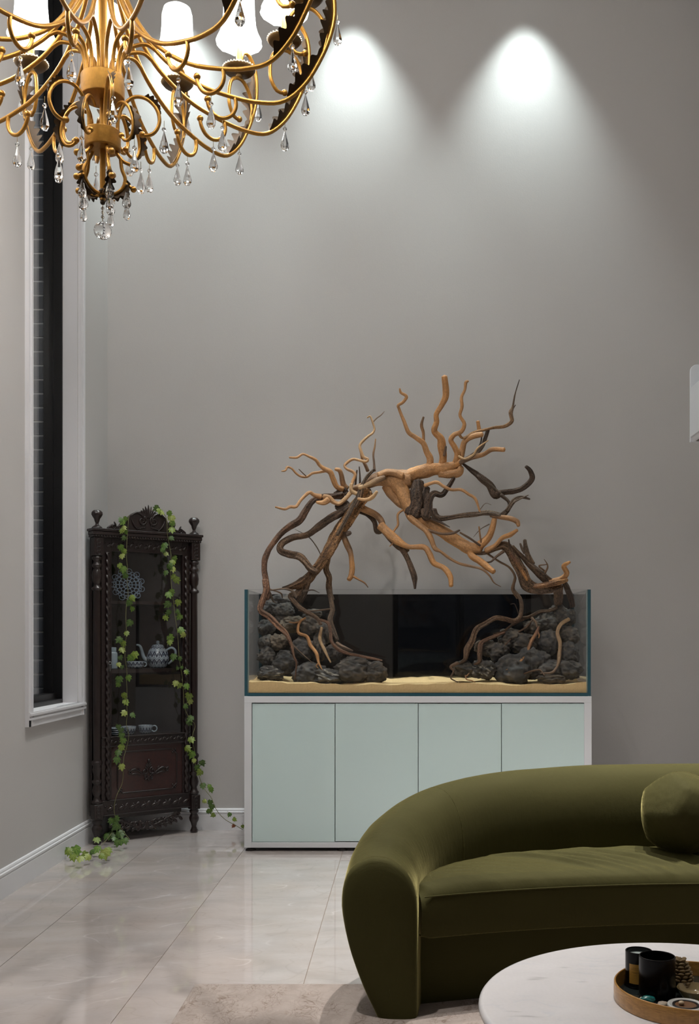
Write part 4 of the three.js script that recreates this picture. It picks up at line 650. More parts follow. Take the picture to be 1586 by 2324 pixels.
  const arm = new THREE.Group(); arm.name = 'arm'; const am = part('scroll', armG, brass, arm);
  part('leaf', leaf1, leafMat, arm); part('leaf', leaf2, leafMat, arm); part('drip_pan', cupG, panM, arm); part('beading', beads, std(0xe6d9c0, 0.3), arm); part('candle_sleeve', candleG, candleM, arm); part('lamp_shade', shadeG, shadeM, arm);
  hang(arm, v(0.357, y(2.701), 0), 0.2); hang(arm, v(0.612, y(2.832), 0), 0.9); hang(arm, v(0.712, y(3.06), 0), 0.5);
  for (let i = 0; i < 15; i++) {
    const a = arm.clone(), th = (9 + 24 * i) * Math.PI / 180; a.rotation.y = Math.PI / 2 - th; a.children.forEach((m) => { if (m.name.startsWith('crystal')) m.rotation.y += rr(0, 3); }); t.add(a);
    const l = new THREE.PointLight(WARM, LAMP.chandelier, 0, 2); l.name = 'chandelier_bulb'; l.position.set(AX + 0.61 * Math.sin(th), 3.275, AZ - 0.61 * Math.cos(th)); l.shadow.radius = 1.5; l.castShadow = true; scene.add(l);
  }
  // scrolls rising from the lower hub
  const sc = C2([[0.044, 2.63], [0.046, 2.68], [0.062, 2.722], [0.095, 2.748], [0.130, 2.744], [0.160, 2.715], [0.168, 2.675], [0.152, 2.642], [0.128, 2.632], [0.118, 2.635]]), sc2 = C2([[0.048, 2.692], [0.07, 2.708], [0.095, 2.698], [0.118, 2.66], [0.122, 2.615], [0.108, 2.59], [0.088, 2.592], [0.078, 2.606]]);
  const scG = join([round(sc, 0.0058, 40), ball(0.117, 2.635, 0.0098)]), sc2G = join([round(sc2, 0.005, 34), ball(0.077, 2.608, 0.009)]), l3 = acanthus(sc, 0.42, 0.62, 0.016, 1), l4 = acanthus(sc2, 0.34, 0.72, 0.020, 1);
  for (let i = 0; i < 5; i++) { const g = new THREE.Group(); g.name = 'scroll_arm'; g.rotation.y = 0.12 + i * Math.PI * 0.4; part('scroll', scG, brass, g); part('leaf', l3, leafMat, g); hang(g, v(0.182, y(2.68), 0), i); t.add(g); const h = new THREE.Group(); h.name = 'scroll_arm'; h.rotation.y = 0.75 + i * Math.PI * 0.4; part('scroll', sc2G, brass, h); part('leaf', l4, leafMat, h); hang(h, v(0.128, y(2.585), 0), i * 0.7); t.add(h); }
  // cage below the lower hub
  const cg = C2([[0.036, 2.585], [0.045, 2.57], [0.062, 2.553], [0.085, 2.545]]), cg2 = C2([[0.052, 2.565], [0.056, 2.53], [0.066, 2.50], [0.058, 2.472], [0.035, 2.452], [0.012, 2.447]]), cg3 = C2([[0.061, 2.49], [0.075, 2.482], [0.086, 2.474]]);
  const cgG = join([round(cg, 0.0056, 16), ball(0.088, 2.544, 0.0105), round(cg2, 0.0056, 22), round(cg3, 0.005, 8), ball(0.090, 2.472, 0.0095)]), l5 = acanthus(cg2, 0.42, 0.98, 0.024, 1);
  for (let i = 0; i < 5; i++) { const g = new THREE.Group(); g.name = 'cage_scroll'; g.rotation.y = 0.25 + i * Math.PI * 0.4; part('scroll', cgG, brass, g); part('leaf', l5, leafMat, g); hang(g, v(0.070, y(2.505), 0), i, 0.95); hang(g, v(0.070, y(2.455), 0), i + 0.5, 0.8); t.add(g); }
  // the chain of beads and the ball at the bottom
  for (let i = 0; i < 3; i++) { const b = part('crystal_bead', beadG, crystal, t); b.position.set(0, y(2.405 - i * 0.013), 0); b.rotation.y = i; b.scale.setScalar(0.8); }
  part('wire', tube([v(0, y(2.42), 0), v(0, y(2.362), 0)], 0.0011, 2, 6), wireM, t);
  part('crystal_ball', flat(new THREE.IcosahedronGeometry(0.0268, 3).toNonIndexed()).translate(0, y(2.338), 0), crystal, t);
}
// ---------- corner cabinet ----------
const CABM = v(-1.43, 0, -5.85), CABT = 0.6747, cN = v(Math.sin(CABT), 0, Math.cos(CABT)), cX = v(Math.cos(CABT), 0, -Math.sin(CABT));
const cabLocal = (p) => { const d = p.clone().sub(CABM); return v(d.dot(cX), p.y, d.dot(cN)); };
const onFront = (px, py, off) => { const d = v((px - CX) / F, (CY - py) / F, -1), s = (off + CABM.dot(cN)) / d.dot(cN); return cabLocal(v(d.x * s, EYE + d.y * s, -s)); };
const cabWorld = (p) => CABM.clone().addScaledVector(cX, p.x).addScaledVector(cN, p.z).setY(p.y);
{
  const wt = tex(256, 256, (x, y) => { const n = per(x, y, 14, 2.5, 3) * 10 + per(x, y, 30, 5, 9) * 7 + rr(-3, 3); return [31 + n * 0.8, 17 + n * 0.4, 16 + n * 0.35]; });
  const wood = phys(0xffffff, 0.42, { map: wt, clearcoat: 0.35, clearcoatRoughness: 0.25 }), carved = phys(0x1f110f, 0.38, { clearcoat: 0.4, clearcoatRoughness: 0.25 }), redT = tex(256, 128, (x, y) => { const n = per(x, y, 3, 9, 3) * 16 + per(x, y, 5, 22, 9) * 9; return [50 + n * 0.8, 21 + n * 0.4, 16 + n * 0.3]; }), red = phys(0xffffff, 0.34, { map: redT, clearcoat: 0.5, clearcoatRoughness: 0.2 });
  const t = thing('corner_cabinet', 'tall carved dark wood corner cabinet with a glass door', 'cabinet', CABM.toArray(), CABT);
  const poly = [[-1.675, -5.695], [-1.225, -6.055], [-1.245, -6.09], [-1.70, -6.09], [-1.70, -5.715]].map(([x, z]) => cabLocal(v(x, 0, z)));
  const board = (y0, y1, inset = 0) => { const s = new THREE.Shape(poly.map((p) => new THREE.Vector2(p.x * (1 - inset), -(p.z - inset * 0.12)))); return new THREE.ExtrudeGeometry(s, { depth: y1 - y0, bevelEnabled: false }).rotateX(-Math.PI / 2).translate(0, y0, 0); };
  const seg = (a, b, th, y0, y1) => { const d = b.clone().sub(a), len = d.length(), m = a.clone().add(b).multiplyScalar(0.5); return new THREE.BoxGeometry(len, y1 - y0, th).rotateY(Math.atan2(-d.z, d.x)).translate(m.x, (y0 + y1) / 2, m.z); };
  part('side_panel', seg(poly[4], poly[3], 0.012, 0.145, 1.65), wood, t); part('back_panel', seg(poly[3], poly[2], 0.012, 0.145, 1.65), wood, t);
  part('bottom_board', board(0.14, 0.16), wood, t); part('top_board', board(1.65, 1.69), wood, t);
  for (const y of [0.555, 0.915, 1.295]) part('shelf', board(y, y + (y > 0.6 && y < 1 ? 0.022 : 0.016), 0.06), wood, t);
  // corner posts
  const post = [[0, 0], [0.019, 0], [0.022, 0.012], [0.017, 0.022], [0.013, 0.035], [0.018, 0.055], [0.028, 0.072], [0.030, 0.085], [0.022, 0.100], [0.018, 0.108], [0.026, 0.118], [0.027, 0.126], [0.020, 0.134], [0.020, 0.216], [0.027, 0.222], [0.028, 0.232], [0.020, 0.240], [0.016, 0.258], [0.024, 0.272], [0.028, 0.290], [0.024, 0.308], [0.017, 0.322], [0.026, 0.332], [0.026, 0.342], [0.018, 0.350], [0.020, 0.378], [0.027, 0.400], [0.022, 0.420], [0.028, 0.434], [0.028, 0.444], [0.019, 0.454], [0.021, 0.9], [0.019, 1.360], [0.028, 1.366], [0.029, 1.376], [0.018, 1.384], [0.016, 1.398], [0.026, 1.415], [0.029, 1.442], [0.025, 1.468], [0.017, 1.482], [0.026, 1.490], [0.027, 1.500], [0.019, 1.508], [0.018, 1.522], [0.027, 1.530], [0.027, 1.540], [0.018, 1.548], [0.018, 1.65], [0, 1.65]];
  const postG = lathe(post, 22), flute = (g) => { const p = g.attributes.position; for (let i = 0; i < p.count; i++) { const y = p.getY(i), a = Math.atan2(p.getZ(i), p.getX(i)), z = (y > 0.26 && y < 0.318) || (y > 0.375 && y < 0.425) || (y > 1.4 && y < 1.478) || (y > 0.055 && y < 0.1) ? 1 : 0, f = 1 - z * 0.09 * Math.abs(Math.sin(a * 5)); p.setX(i, p.getX(i) * f); p.setZ(i, p.getZ(i) * f); } g.computeVertexNormals(); return g; };
  flute(postG); const blockG = join([rbox(0.054, 0.082, 0.054, 0.005).translate(0, 0.175, 0), rbox(0.054, 0.10, 0.054, 0.005).translate(0, 1.598, 0), ...[0.155, 0.175, 0.195, 1.565, 1.585, 1.605, 1.625].map((y) => new THREE.TorusGeometry(0.011, 0.003, 6, 14).translate(0, y, 0.027))]);
  const finG = flute(lathe([[0, 0], [0.028, 0], [0.028, 0.006], [0.022, 0.012], [0.010, 0.020], [0.008, 0.028], [0.013, 0.040], [0.017, 0.052], [0.028, 0.066], [0.034, 0.076], [0.032, 0.088], [0.020, 0.098], [0, 0.101]], 30)); { const p = finG.attributes.position; for (let i = 0; i < p.count; i++) { const y = p.getY(i), a = Math.atan2(p.getZ(i), p.getX(i)), f = y > 0.045 && y < 0.09 ? 1 - 0.12 * Math.abs(Math.sin(a * 4)) : 1; p.setX(i, p.getX(i) * f); p.setZ(i, p.getZ(i) * f); } finG.computeVertexNormals(); }
  const A = cabLocal(v(-1.654, 0, -5.672)), B = cabLocal(v(-1.205, 0, -6.028)), C = cabLocal(v(-1.655, 0, -6.045));
  for (const p of [A, B]) { part('post', postG, carved, t).position.set(p.x, 0, p.z); part('post_block', blockG, carved, t).position.set(p.x, 0, p.z); part('finial', finG, carved, t).position.set(p.x, 1.694, p.z); }
  part('leg', lathe([[0, 0], [0.02, 0], [0.026, 0.07], [0.02, 0.14], [0, 0.14]], 16), carved, t).position.set(C.x, 0, C.z);
  // carved scroll pieces
  const spiral = (x, y, r, turns, dir, a0, th, z = 0.004) => { const pts = []; for (let i = 0; i <= 26; i++) { const k = i / 26, a = a0 + dir * k * turns * 6.283, q = r * (1 - 0.82 * k); pts.push(v(x + Math.cos(a) * q, y + Math.sin(a) * q, z)); } return sweepTube(pts, [th, th * 0.9, th * 0.6], { seg: 34, sides: 7 }); };
  const petal = (x, y, len, wid, ang, z = 0.004) => new THREE.SphereGeometry(1, 10, 7).scale(len / 2, wid / 2, wid * 0.35).translate(len / 2, 0, 0).rotateZ(ang).translate(x, y, z);
  const arc = (pts, th) => sweepTube(pts.map((p) => v(p[0], p[1], p[2] ?? 0.004)), [th * 0.5, th, th, th * 0.5], { seg: 26, sides: 7 });
  const mir = (f) => [f(1), f(-1)];
  // front frame and mouldings
  part('front_frame', join([box(-0.262, -0.204, 0.16, 1.65, -0.022, 0, 0.002), box(0.216, 0.262, 0.16, 1.65, -0.022, 0, 0.002), box(-0.204, 0.216, 1.578, 1.65, -0.022, 0, 0.002), box(-0.204, 0.216, 0.520, 0.566, -0.022, 0, 0.002), box(-0.262, 0.262, 0.147, 0.226, -0.022, 0.002, 0.002)]), wood, t);
  for (const x of [-0.228, 0.238]) { const pts = [v(x, 0.235, 0.004), v(x, 0.9, 0.004), v(x, 1.57, 0.004)]; part('rope_moulding', sweepTube(pts, [0.0115, 0.0115], { seg: 420, sides: 12, bump: (tt, a) => 1 + 0.24 * Math.sin(2 * a + tt * 200), cap: true }), carved, t); }
  part('moulding', join([box(-0.262, 0.262, 0.566, 0.574, -0.015, 0.008, 0.002), box(-0.262, 0.262, 0.516, 0.522, -0.015, 0.006, 0.002), box(-0.262, 0.262, 0.224, 0.231, -0.015, 0.008, 0.002), box(-0.262, 0.262, 0.146, 0.153, -0.015, 0.010, 0.002)]), wood, t);
  const bandOf = (y, h, n) => join(Array.from({ length: n }, (_, i) => { const x = -0.24 + (i + 0.5) * 0.48 / n; return petal(x - 0.008, y - h * 0.3, h * 0.9, h * 0.42, i % 2 ? 0.9 : 0.45, 0.001); }).concat(Array.from({ length: n }, (_, i) => new THREE.SphereGeometry(h * 0.12, 7, 5).translate(-0.24 + i * 0.48 / n, y + h * 0.2, 0.002))));
  part('carved_band', bandOf(0.544, 0.03, 22), carved, t); part('carved_band', bandOf(0.188, 0.05, 15), carved, t); part('carved_band', bandOf(1.612, 0.04, 18), carved, t);
  // glazed door
  part('door_pane', box(-0.206, 0.218, 0.566, 1.58, -0.014, -0.011), M.pane, t);
  part('key', join([new THREE.TorusGeometry(0.008, 0.0018, 8, 18).translate(0, 0.010, 0.028), new THREE.CylinderGeometry(0.0022, 0.0022, 0.024, 8).rotateX(Math.PI / 2).translate(0, 0, 0.016), box(-0.002, 0.002, -0.034, 0.0, 0.026, 0.029, 0.001)]), M.steel, t).position.set(-0.227, 0.962, 0.004);
  // lower panel with its carved cartouche
  part('lower_panel', box(-0.204, 0.216, 0.226, 0.520, -0.018, -0.006), red, t);
  { const x0 = -0.168, x1 = 0.182, y0 = 0.262, y1 = 0.486, r = 0.028, L = []; const c = [[x0 + r, y0], [x1 - r, y0], [x1 - r * 0.5, y0 + r * 0.5], [x1, y0 + r], [x1, y1 - r], [x1 - r * 0.5, y1 - r * 0.5], [x1 - r, y1], [x0 + r, y1], [x0 + r * 0.5, y1 - r * 0.5], [x0, y1 - r], [x0, y0 + r], [x0 + r * 0.5, y0 + r * 0.5]]; for (let i = 0; i < c.length; i++) { const a = c[i], b = c[(i + 1) % c.length]; L.push(tube([v(a[0], a[1], -0.005), v((a[0] + b[0]) / 2, (a[1] + b[1]) / 2, -0.005), v(b[0], b[1], -0.005)], 0.0042, 6, 7)); } for (const [x, y] of [[x0, y0], [x1, y0], [x0, y1], [x1, y1]]) for (let k = 0; k < 3; k++) L.push(new THREE.SphereGeometry(0.006, 8, 6).translate(lerp(x, 0, 0.05 + k * 0.045), lerp(y, 0.374, 0.05 + k * 0.07), -0.004)); part('panel_moulding', join(L), carved, t); }
  { const x = 0.012, y = 0.374, L = []; for (const s of [1, -1]) { L.push(spiral(x + s * 0.022, y - 0.004, 0.020, 1.3, s, s > 0 ? 1.6 : 1.54, 0.0045, -0.003), spiral(x + s * 0.018, y - 0.034, 0.014, 1.2, -s, s > 0 ? -1.2 : -1.94, 0.004, -0.003), arc([[x + s * 0.03, y - 0.02, -0.004], [x + s * 0.06, y + 0.002, -0.003], [x + s * 0.09, y + 0.012, -0.003], [x + s * 0.118, y - 0.004, -0.004]], 0.0055), arc([[x + s * 0.045, y - 0.022, -0.004], [x + s * 0.075, y - 0.012, -0.003], [x + s * 0.10, y - 0.014, -0.004]], 0.0045), spiral(x + s * 0.112, y - 0.004, 0.011, 1.1, s, s > 0 ? 1.6 : 1.54, 0.0035, -0.003)); for (let k = 0; k < 4; k++) L.push(petal(x + s * (0.05 + k * 0.017), y + 0.004, 0.022, 0.009, s > 0 ? 0.9 - k * 0.2 : Math.PI - 0.9 + k * 0.2, -0.003)); } for (let k = -2; k <= 2; k++) L.push(petal(x, y + 0.018, 0.036 - Math.abs(k) * 0.006, 0.011, Math.PI / 2 + k * 0.42, -0.002)); L.push(new THREE.SphereGeometry(0.009, 10, 8).translate(x, y + 0.056, -0.002), petal(x, y - 0.03, 0.03, 0.012, -Math.PI / 2, -0.002)); part('cartouche', join(L), carved, t); }
  // cornice, crest and apron
  part('cornice', join([box(-0.318, 0.318, 1.648, 1.660, -0.04, 0.030, 0.002), box(-0.322, 0.322, 1.660, 1.680, -0.04, 0.036, 0.004), box(-0.326, 0.326, 1.680, 1.694, -0.045, 0.042, 0.003), ...Array.from({ length: 40 }, (_, i) => new THREE.SphereGeometry(0.0058, 8, 6).translate(-0.305 + i * 0.61 / 39, 1.654, 0.031))]), wood, t);
  { const h = [[-0.228, 1.692], [-0.228, 1.704], [-0.212, 1.716], [-0.200, 1.722], [-0.188, 1.712], [-0.168, 1.716], [-0.152, 1.734], [-0.132, 1.738], [-0.118, 1.752], [-0.108, 1.772], [-0.085, 1.790], [-0.055, 1.799], [-0.025, 1.806], [0, 1.808]], s = new THREE.Shape(); s.moveTo(...h[0]); s.splineThru([...h.slice(1), ...h.slice(0, -1).reverse().map(([x, y]) => [-x, y])].map((p) => new THREE.Vector2(...p))); s.lineTo(...h[0]);
    part('crest', new THREE.ExtrudeGeometry(s, { depth: 0.016, bevelEnabled: true, bevelSize: 0.003, bevelThickness: 0.003, bevelSegments: 2, curveSegments: 30 }).translate(0.004, 0, -0.012), wood, t);
    const L = []; for (const k of [1, -1]) { L.push(spiral(k * 0.034, 1.752, 0.026, 1.4, k, k > 0 ? 2.0 : 1.14, 0.0055, 0.009), arc([[k * 0.016, 1.728, 0.008], [k * 0.030, 1.778, 0.010], [k * 0.066, 1.796, 0.010], [k * 0.10, 1.778, 0.008]], 0.0065), arc([[k * 0.06, 1.70, 0.008], [k * 0.085, 1.728, 0.010], [k * 0.098, 1.758, 0.008]], 0.005), spiral(k * 0.142, 1.722, 0.018, 1.3, -k, k > 0 ? 2.2 : 0.94, 0.0045, 0.008), spiral(k * 0.196, 1.708, 0.014, 1.2, -k, k > 0 ? 2.2 : 0.94, 0.004, 0.008)); for (let q = 0; q < 3; q++) L.push(petal(k * (0.115 + q * 0.035), 1.712 + 0.01 * (2 - q), 0.030, 0.011, k > 0 ? 1.1 : Math.PI - 1.1, 0.008)); for (let q = 0; q < 7; q++) L.push(new THREE.SphereGeometry(0.004, 7, 5).translate(k * (0.02 + q * 0.0065), 1.716 - q * 0.0015, 0.009)); }
    for (let k = -4; k <= 4; k++) L.push(petal(k * 0.002, 1.768, 0.076 - Math.abs(k) * 0.006, 0.013, Math.PI / 2 - k * 0.24, 0.010 - Math.abs(k) * 0.0006)); part('crest_carving', join(L).translate(0.004, 0, 0), carved, t); }
  { const L = []; for (const k of [1, -1]) { for (let q = 0; q < 6; q++) { const x = 0.022 + q * 0.032, y = 0.120 - 0.045 * Math.cos(q / 6 * 1.57); L.push(spiral(k * x, y, 0.026 - q * 0.0018, 1.25, q % 2 ? k : -k, q * 1.3 + (k > 0 ? 0 : 2), 0.0074, 0.0), petal(k * (x + 0.012), y - 0.006, 0.034, 0.018, k > 0 ? -0.8 : Math.PI + 0.8, 0.0), petal(k * x, y + 0.012, 0.03, 0.014, k > 0 ? 0.4 : Math.PI - 0.4, 0)); } L.push(arc([[0, 0.052, 0], [k * 0.05, 0.070, 0], [k * 0.12, 0.098, 0], [k * 0.205, 0.142, 0]], 0.007)); } L.push(petal(0, 0.10, 0.055, 0.024, -Math.PI / 2, 0.002), box(-0.21, 0.21, 0.128, 0.15, -0.012, 0.002, 0.002)); part('apron', join(L).translate(0.0, 0, -0.004), carved, t); }

  // ---------- china inside ----------
  const blue = (w, h, f) => tex(w, h, f);
  const zig = blue(256, 128, (x, y) => { const u = x * 14 % 1, w = y * 5, k = Math.abs(u - 0.5) * 1.1 + w, q = k % 1; const on = q < 0.30 || (q > 0.55 && q < 0.62) || Math.hypot((u - 0.5) * 1.2, (w % 1) - 0.75) < 0.13; return on ? [34, 42, 66] : [176, 190, 200]; });
  const china = phys(0x9fb0bb, 0.25, { clearcoat: 0.8 }), pattern = phys(0xffffff, 0.25, { map: zig, clearcoat: 0.8 });
  const place = (px, py, off, y) => { const p = onFront(px, py, off); const w = cabWorld(p); w.y = y; return w.toArray(); };
  { const k = thing('teapot', 'blue and white zigzag patterned teapot on the middle cabinet shelf', 'teapot', place(358, 1500, -0.13, 0.9375), CABT - 0.55);
    part('body', lathe([[0, 0], [0.040, 0], [0.048, 0.006], [0.062, 0.040], [0.063, 0.060], [0.056, 0.092], [0.040, 0.114], [0.034, 0.118], [0, 0.118]], 40), pattern, k); part('lid', lathe([[0.036, 0.118], [0.037, 0.122], [0.030, 0.130], [0.010, 0.136], [0.006, 0.140], [0.011, 0.147], [0.008, 0.153], [0, 0.155]], 30), pattern, k);
    part('spout', sweepTube([v(-0.055, 0.035, 0), v(-0.078, 0.060, 0), v(-0.088, 0.095, 0), v(-0.100, 0.125, 0), v(-0.118, 0.132, 0)], [0.014, 0.011, 0.009, 0.007, 0.0055], { seg: 22, sides: 12 }), china, k); part('handle', sweepTube([v(0.050, 0.102, 0), v(0.078, 0.115, 0), v(0.098, 0.098, 0), v(0.094, 0.062, 0), v(0.074, 0.036, 0), v(0.058, 0.022, 0)], [0.006, 0.007, 0.007, 0.006], { seg: 26, sides: 10 }), china, k); }
  { const k = thing('canister', 'plain grey blue lidded canister at the left of the middle cabinet shelf', 'canister', place(254, 1512, -0.10, 0.9375), CABT); part('body', lathe([[0, 0], [0.029, 0], [0.031, 0.004], [0.031, 0.082], [0.027, 0.092], [0.022, 0.095], [0, 0.095]], 28), china, k); part('lid', lathe([[0, 0.095], [0.0235, 0.095], [0.0240, 0.099], [0.0240, 0.116], [0.0225, 0.119], [0, 0.120]], 28), china, k); }
  { const k = thing('sugar_bowl', 'low blue patterned bowl beside the teapot', 'bowl', place(307, 1510, -0.10, 0.9375), CABT); part('bowl', lathe([[0, 0], [0.036, 0], [0.046, 0.012], [0.049, 0.036], [0.0485, 0.040], [0.045, 0.038], [0.042, 0.012], [0, 0.006]], 32), pattern, k); part('handle', new THREE.TorusGeometry(0.012, 0.003, 8, 20).translate(0.055, 0.022, 0), china, k); }
  { const c = place(330, 1655, -0.10, 0.5715), cup = thing('teacup', 'blue patterned cup with its handle turned right on the lowest cabinet shelf', 'cup', c, CABT - 0.5); part('cup', lathe([[0, 0], [0.028, 0], [0.036, 0.012], [0.041, 0.046], [0.039, 0.046], [0.034, 0.013], [0, 0.005]], 32), pattern, cup); part('handle', new THREE.TorusGeometry(0.015, 0.0034, 8, 22).scale(1, 1.1, 1).translate(0.048, 0.026, 0), china, cup);
    const d = cup.clone(); d.name = numbered('teacup'); d.userData = { ...cup.userData, label: 'blue patterned cup half hidden behind the left ivy strand, lowest shelf' }; d.position.set(...place(292, 1655, -0.085, 0.5715)); d.rotation.y = CABT + 2.4; scene.add(d); }
  { const k = thing('plate_stack', 'stack of blue rimmed saucers at the left of the lowest cabinet shelf', 'saucers', place(262, 1662, -0.06, 0.5715), CABT); for (let i = 0; i < 4; i++) part('saucer', lathe([[0, 0], [0.026, 0], [0.052, 0.010], [0.053, 0.0125], [0.028, 0.004], [0, 0.004]], 36).translate(0, i * 0.0105, 0), i % 2 ? china : pattern, k); }
  { const k = thing('lace_plate', 'pale blue openwork plate with a lacy star edge on the top cabinet shelf', 'plate', place(290, 1322, -0.13, 1.312 + 0.094), CABT - 0.25), L = [], ring = (n, rad, r, th, el = 1) => { for (let i = 0; i < n; i++) { const a = (i + 0.5) / n * 6.283; L.push(new THREE.TorusGeometry(r, th, 5, 14).scale(el, 1, 1).rotateZ(a).translate(Math.cos(a) * rad, Math.sin(a) * rad, -0.16 * rad * 0.3)); } };
    ring(7, 0.016, 0.0085, 0.0017); ring(12, 0.036, 0.0095, 0.0018, 1.2); ring(16, 0.056, 0.0105, 0.0018, 1.1); ring(24, 0.071, 0.0088, 0.0016); ring(11, 0.080, 0.0150, 0.0018, 1.0); L.push(new THREE.TorusGeometry(0.0255, 0.0016, 5, 40), new THREE.TorusGeometry(0.0465, 0.0016, 5, 48), new THREE.TorusGeometry(0.0645, 0.0016, 5, 56), new THREE.SphereGeometry(0.007, 10, 8).scale(1, 1, 0.5));
    part('lace', join(L).rotateX(-0.22), phys(0x8ba2bb, 0.4, { clearcoat: 0.4 }), k); }

  // ---------- ivy ----------
  const leafShape = [[0, -0.42], [0.20, -0.52], [0.36, -0.36], [0.52, -0.10], [0.34, 0.02], [0.46, 0.30], [0.22, 0.24], [0, 0.62], [-0.22, 0.24], [-0.46, 0.30], [-0.34, 0.02], [-0.52, -0.10], [-0.36, -0.36], [-0.20, -0.52]];
  const leafG = [0, 1, 2].map((kk) => { const pos = [0, -0.1, 0.03], idx = [], uv = [0.5, 0.5]; leafShape.forEach(([x, y], i) => { pos.push(x, y, -Math.abs(x) * (0.18 + 0.14 * kk) - 0.12 * y * y + 0.03 * Math.sin(i * 2.1 + kk)); uv.push(x + 0.5, y + 0.5); }); const n = leafShape.length; for (let i = 0; i < n; i++) idx.push(0, 1 + i, 1 + (i + 1) % n); pos.push(0, 0.3, 0.02, 0, -0.3, 0.015); uv.push(0.5, 0.8, 0.5, 0.2); const g = new THREE.BufferGeometry(); g.setAttribute('position', new THREE.Float32BufferAttribute(pos, 3)); g.setAttribute('uv', new THREE.Float32BufferAttribute(uv, 2)); g.setIndex(idx); g.computeVertexNormals(); return g; });
  const vein = (a, b2) => tex(64, 64, (x, y) => { const dx = x - 0.5, dy = y - 0.4, an = Math.atan2(dx, dy + 0.12), r = Math.hypot(dx, dy + 0.12), vv = Math.min(...[0, 0.75, -0.75, 1.5, -1.5].map((k) => Math.abs(an - k) * r)); const e = smooth(0.028, 0.008, vv), n = per(x, y, 4, 4, 3) * 18; return [lerp(a[0], b2[0], e) + n, lerp(a[1], b2[1], e) + n, lerp(a[2], b2[2], e) + n * 0.5]; });
  const leafM = [[[88, 122, 40], [140, 160, 70]], [[112, 134, 46], [158, 172, 84]], [[66, 96, 36], [112, 134, 60]], [[142, 154, 74], [176, 186, 108]]].map(([a, c]) => phys(0xffffff, 0.5, { map: vein(a, c), side: THREE.DoubleSide, transmission: 0.2, thickness: 0 })), brownLeaf = std(0x9a5a3c, 0.6, { side: THREE.DoubleSide }), stemM = std(0x6b6a44, 0.7);
  const Z1 = (x, y) => [160 + x / 3.776, 1120 + y / 3.776], Z2 = (x, y) => [140 + x / 3.605, 1520 + y / 3.605];
  const spot = (px, py, off) => { if (px > 453 && py > 1700) return cabLocal(at(px, py, lerp(6.0, 5.93, clamp((px - 450) / 100)))); if (py > 1893 && px < 310) return cabLocal(at(px, py, F * (EYE - off * 0.6) / (py - CY))); return onFront(px, py, off); };
  function garland(label, stems, leaves) {
    const k = thing('ivy_garland', label, 'ivy', CABM.toArray(), CABT), st = [];
    for (const s of stems) st.push(tube(s.map(([f, x, y], i) => spot(...f(x, y), 0.045 + 0.006 * Math.sin(i * 2.3))), 0.0017, 110, 6));
    for (const [f, x, y, size = 1, mi = -1] of leaves) {
      const [px, py] = f(x, y), p = spot(px, py, 0.056 + rr(-0.008, 0.016)), fl = py > 1893 && px < 310;
      const m = part('leaf', leafG[Math.floor(rnd() * 3)], mi < 0 ? leafM[Math.floor(rnd() * 3)] : mi === 9 ? brownLeaf : leafM[mi], k); m.position.copy(p); if (fl) m.position.y = Math.max(p.y, 0.012) + 0.008; m.scale.setScalar(0.0355 * size * rr(0.85, 1.15));
      m.rotation.set(fl ? rr(-1.2, -0.3) : rr(-0.55, 0.45), rr(-0.7, 0.5) - 0.3, Math.PI + rr(-0.9, 0.9));
      if (!fl) { const near = p.clone().add(v(rr(-0.5, 0.5) * 0.02, 0.02, -0.012)); st.push(tube([p.clone().add(v(0, 0, -0.002)), p.clone().lerp(near, 0.5).add(v(0.002, 0.003, 0)), near], 0.0008, 5, 4)); }
    }
    const sm = part('stem', join(st), stemM, k); return k;
  }
  const S = (f, l) => l.map(([x, y]) => [f, x, y]), Lf = (f, l) => l.map(([x, y, s, m]) => [f, x, y, s, m]);
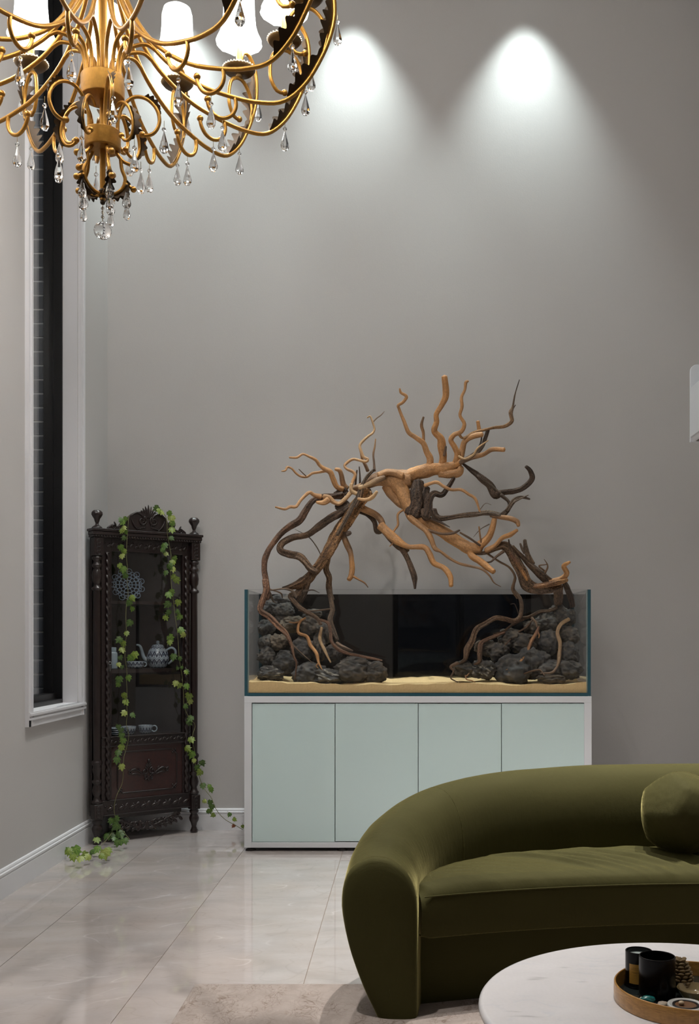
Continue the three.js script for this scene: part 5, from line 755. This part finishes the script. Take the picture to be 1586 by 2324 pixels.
  garland('left ivy strand hanging down the cabinet to a heap of leaves on the floor', [[...S(Z1, [[500, 190], [494, 260], [488, 340], [482, 440], [478, 540], [488, 640], [486, 760], [492, 860], [478, 960], [474, 1080], [478, 1200], [470, 1300], [466, 1400], [480, 1500], [485, 1600]]), ...S(Z2, [[528, 60], [534, 170], [532, 280], [535, 380], [528, 440], [548, 540], [530, 640], [508, 720], [505, 820], [494, 930], [450, 1030], [428, 1130], [438, 1210]])], S(Z2, [[438, 1210], [470, 1270], [510, 1330], [556, 1388]]), S(Z2, [[440, 1240], [410, 1330], [330, 1430], [250, 1480], [150, 1520], [60, 1530]])],
    [...Lf(Z1, [[445, 245, 1.1], [470, 222], [430, 225, 0.9, 2], [450, 300, 1, 3], [470, 330], [440, 325, 0.9], [457, 382], [432, 468, 1.1], [458, 500], [440, 538, 1.1, 3], [428, 622, 0.9], [450, 652, 1.1], [466, 706, 1.1, 2], [526, 900, 1.1], [500, 940, 1.1, 2], [526, 990, 0.9], [506, 1110, 1.1, 2], [480, 1200], [415, 1255, 1.1], [450, 1290], [445, 1340, 1, 3], [542, 1388, 1.3, 1], [508, 1412], [430, 1410, 0.8, 2], [414, 1466, 0.9, 3], [442, 1490, 0.7], [497, 1582, 1.1], [416, 1598, 1.1], [405, 1640, 1.1]]), ...Lf(Z2, [[510, 215, 1.1], [526, 265], [510, 355, 1.1, 3], [585, 370, 1, 2], [465, 472, 1.1], [490, 500, 0.9], [490, 540, 1.1, 2], [500, 585, 1.3], [490, 640, 1.2, 1], [460, 680, 1.1], [452, 742, 1.1], [492, 797, 1, 3], [450, 1220, 1.2, 2], [440, 1285, 1.4, 2], [405, 1240, 1, 2], [402, 1368, 1.5], [480, 1360, 1.4, 2], [440, 1398, 1.2, 2], [360, 1375, 1.2], [290, 1405, 1.1, 1], [490, 1420, 1.3, 2], [520, 1412, 1.1, 2], [455, 1430, 1.1, 2], [120, 1498, 1.9, 0], [60, 1505, 1.3, 1], [40, 1490, 1.1, 0], [180, 1530, 1.2, 1], [285, 1482, 1.2, 0], [350, 1522, 1.4, 3], [382, 1494, 1.1, 1], [215, 1545, 1.2, 3], [95, 1550, 1.2, 1], [245, 1505, 1.1, 2], [150, 1560, 1.1, 3], [330, 1540, 1, 1]])]);
  garland('right ivy strand trailing off the cabinet towards the aquarium stand', [[...S(Z1, [[735, 128], [790, 165], [818, 200], [826, 262], [830, 350], [846, 440], [862, 540], [856, 640], [860, 740], [870, 850], [886, 960], [896, 1060], [910, 1150], [920, 1240], [930, 1400], [945, 1500], [962, 1620]]), ...S(Z2, [[982, 70], [998, 180], [1004, 310], [1045, 395], [1092, 455], [1074, 520], [1068, 580], [1086, 660], [1085, 735], [1118, 850], [1158, 960], [1225, 1050], [1262, 1140], [1330, 1220], [1420, 1272], [1484, 1310]])]],
    [...Lf(Z1, [[735, 130, 1.1], [785, 160, 1, 3], [760, 150, 0.9, 1], [850, 172, 0.9], [866, 215, 1.2, 3], [870, 262, 1.1, 0], [846, 200, 0.9], [870, 310, 1.2], [866, 382, 0.9, 2], [800, 450, 1.2, 2], [795, 485, 1.1, 2], [820, 517, 0.8, 3], [896, 560, 0.9], [875, 590, 1.1, 1], [850, 626, 1.3], [880, 650, 0.9, 3], [814, 680, 1.1, 2], [882, 718, 1], [910, 746, 1.1], [866, 848, 1], [845, 868, 1.1], [920, 936, 1.1, 1], [830, 955, 1.4], [840, 1024, 1.1], [818, 1066, 0.9], [920, 1012, 0.9, 2], [930, 1060, 1.3], [950, 1172, 1.4, 0], [966, 1215, 1.1, 3], [862, 1240, 1.3], [850, 1277, 1.1, 1], [880, 1402, 1.2, 2], [936, 1416, 0.8, 2], [996, 1530, 0.9], [915, 1500, 0.6, 2], [956, 1492, 0.6, 2]]), ...Lf(Z2, [[1020, 20, 1], [930, 112, 1, 3], [960, 130, 1], [1026, 136, 1.1], [1036, 222, 1.3], [1050, 266, 1.1, 3], [1016, 300, 0.9, 2], [1050, 400, 1.3], [1045, 432, 1.1, 2], [1062, 572, 1.2], [1030, 646, 1.1, 1], [1060, 695, 1.3], [1082, 745, 0.9, 3], [1150, 766, 1.1], [1114, 804, 1.1], [1126, 842, 1.1, 1], [1155, 950, 1.0, 2], [1206, 955, 0.9, 0], [1226, 985, 0.9, 0], [1170, 1076, 0.8, 3], [1210, 1088, 0.9, 2], [1226, 1122, 1.1, 2], [1214, 1156, 1.1, 0], [1236, 1192, 0.8, 1], [1200, 1160, 0.9, 2], [1370, 1186, 0.9, 2], [1416, 1225, 0.8, 1], [1406, 1280, 0.7, 9], [1480, 1284, 0.6, 1]])]);
}
scene.traverse((o) => { if (o.isMesh) { o.castShadow = true; o.receiveShadow = true; } });
renderer.render(scene, camera);
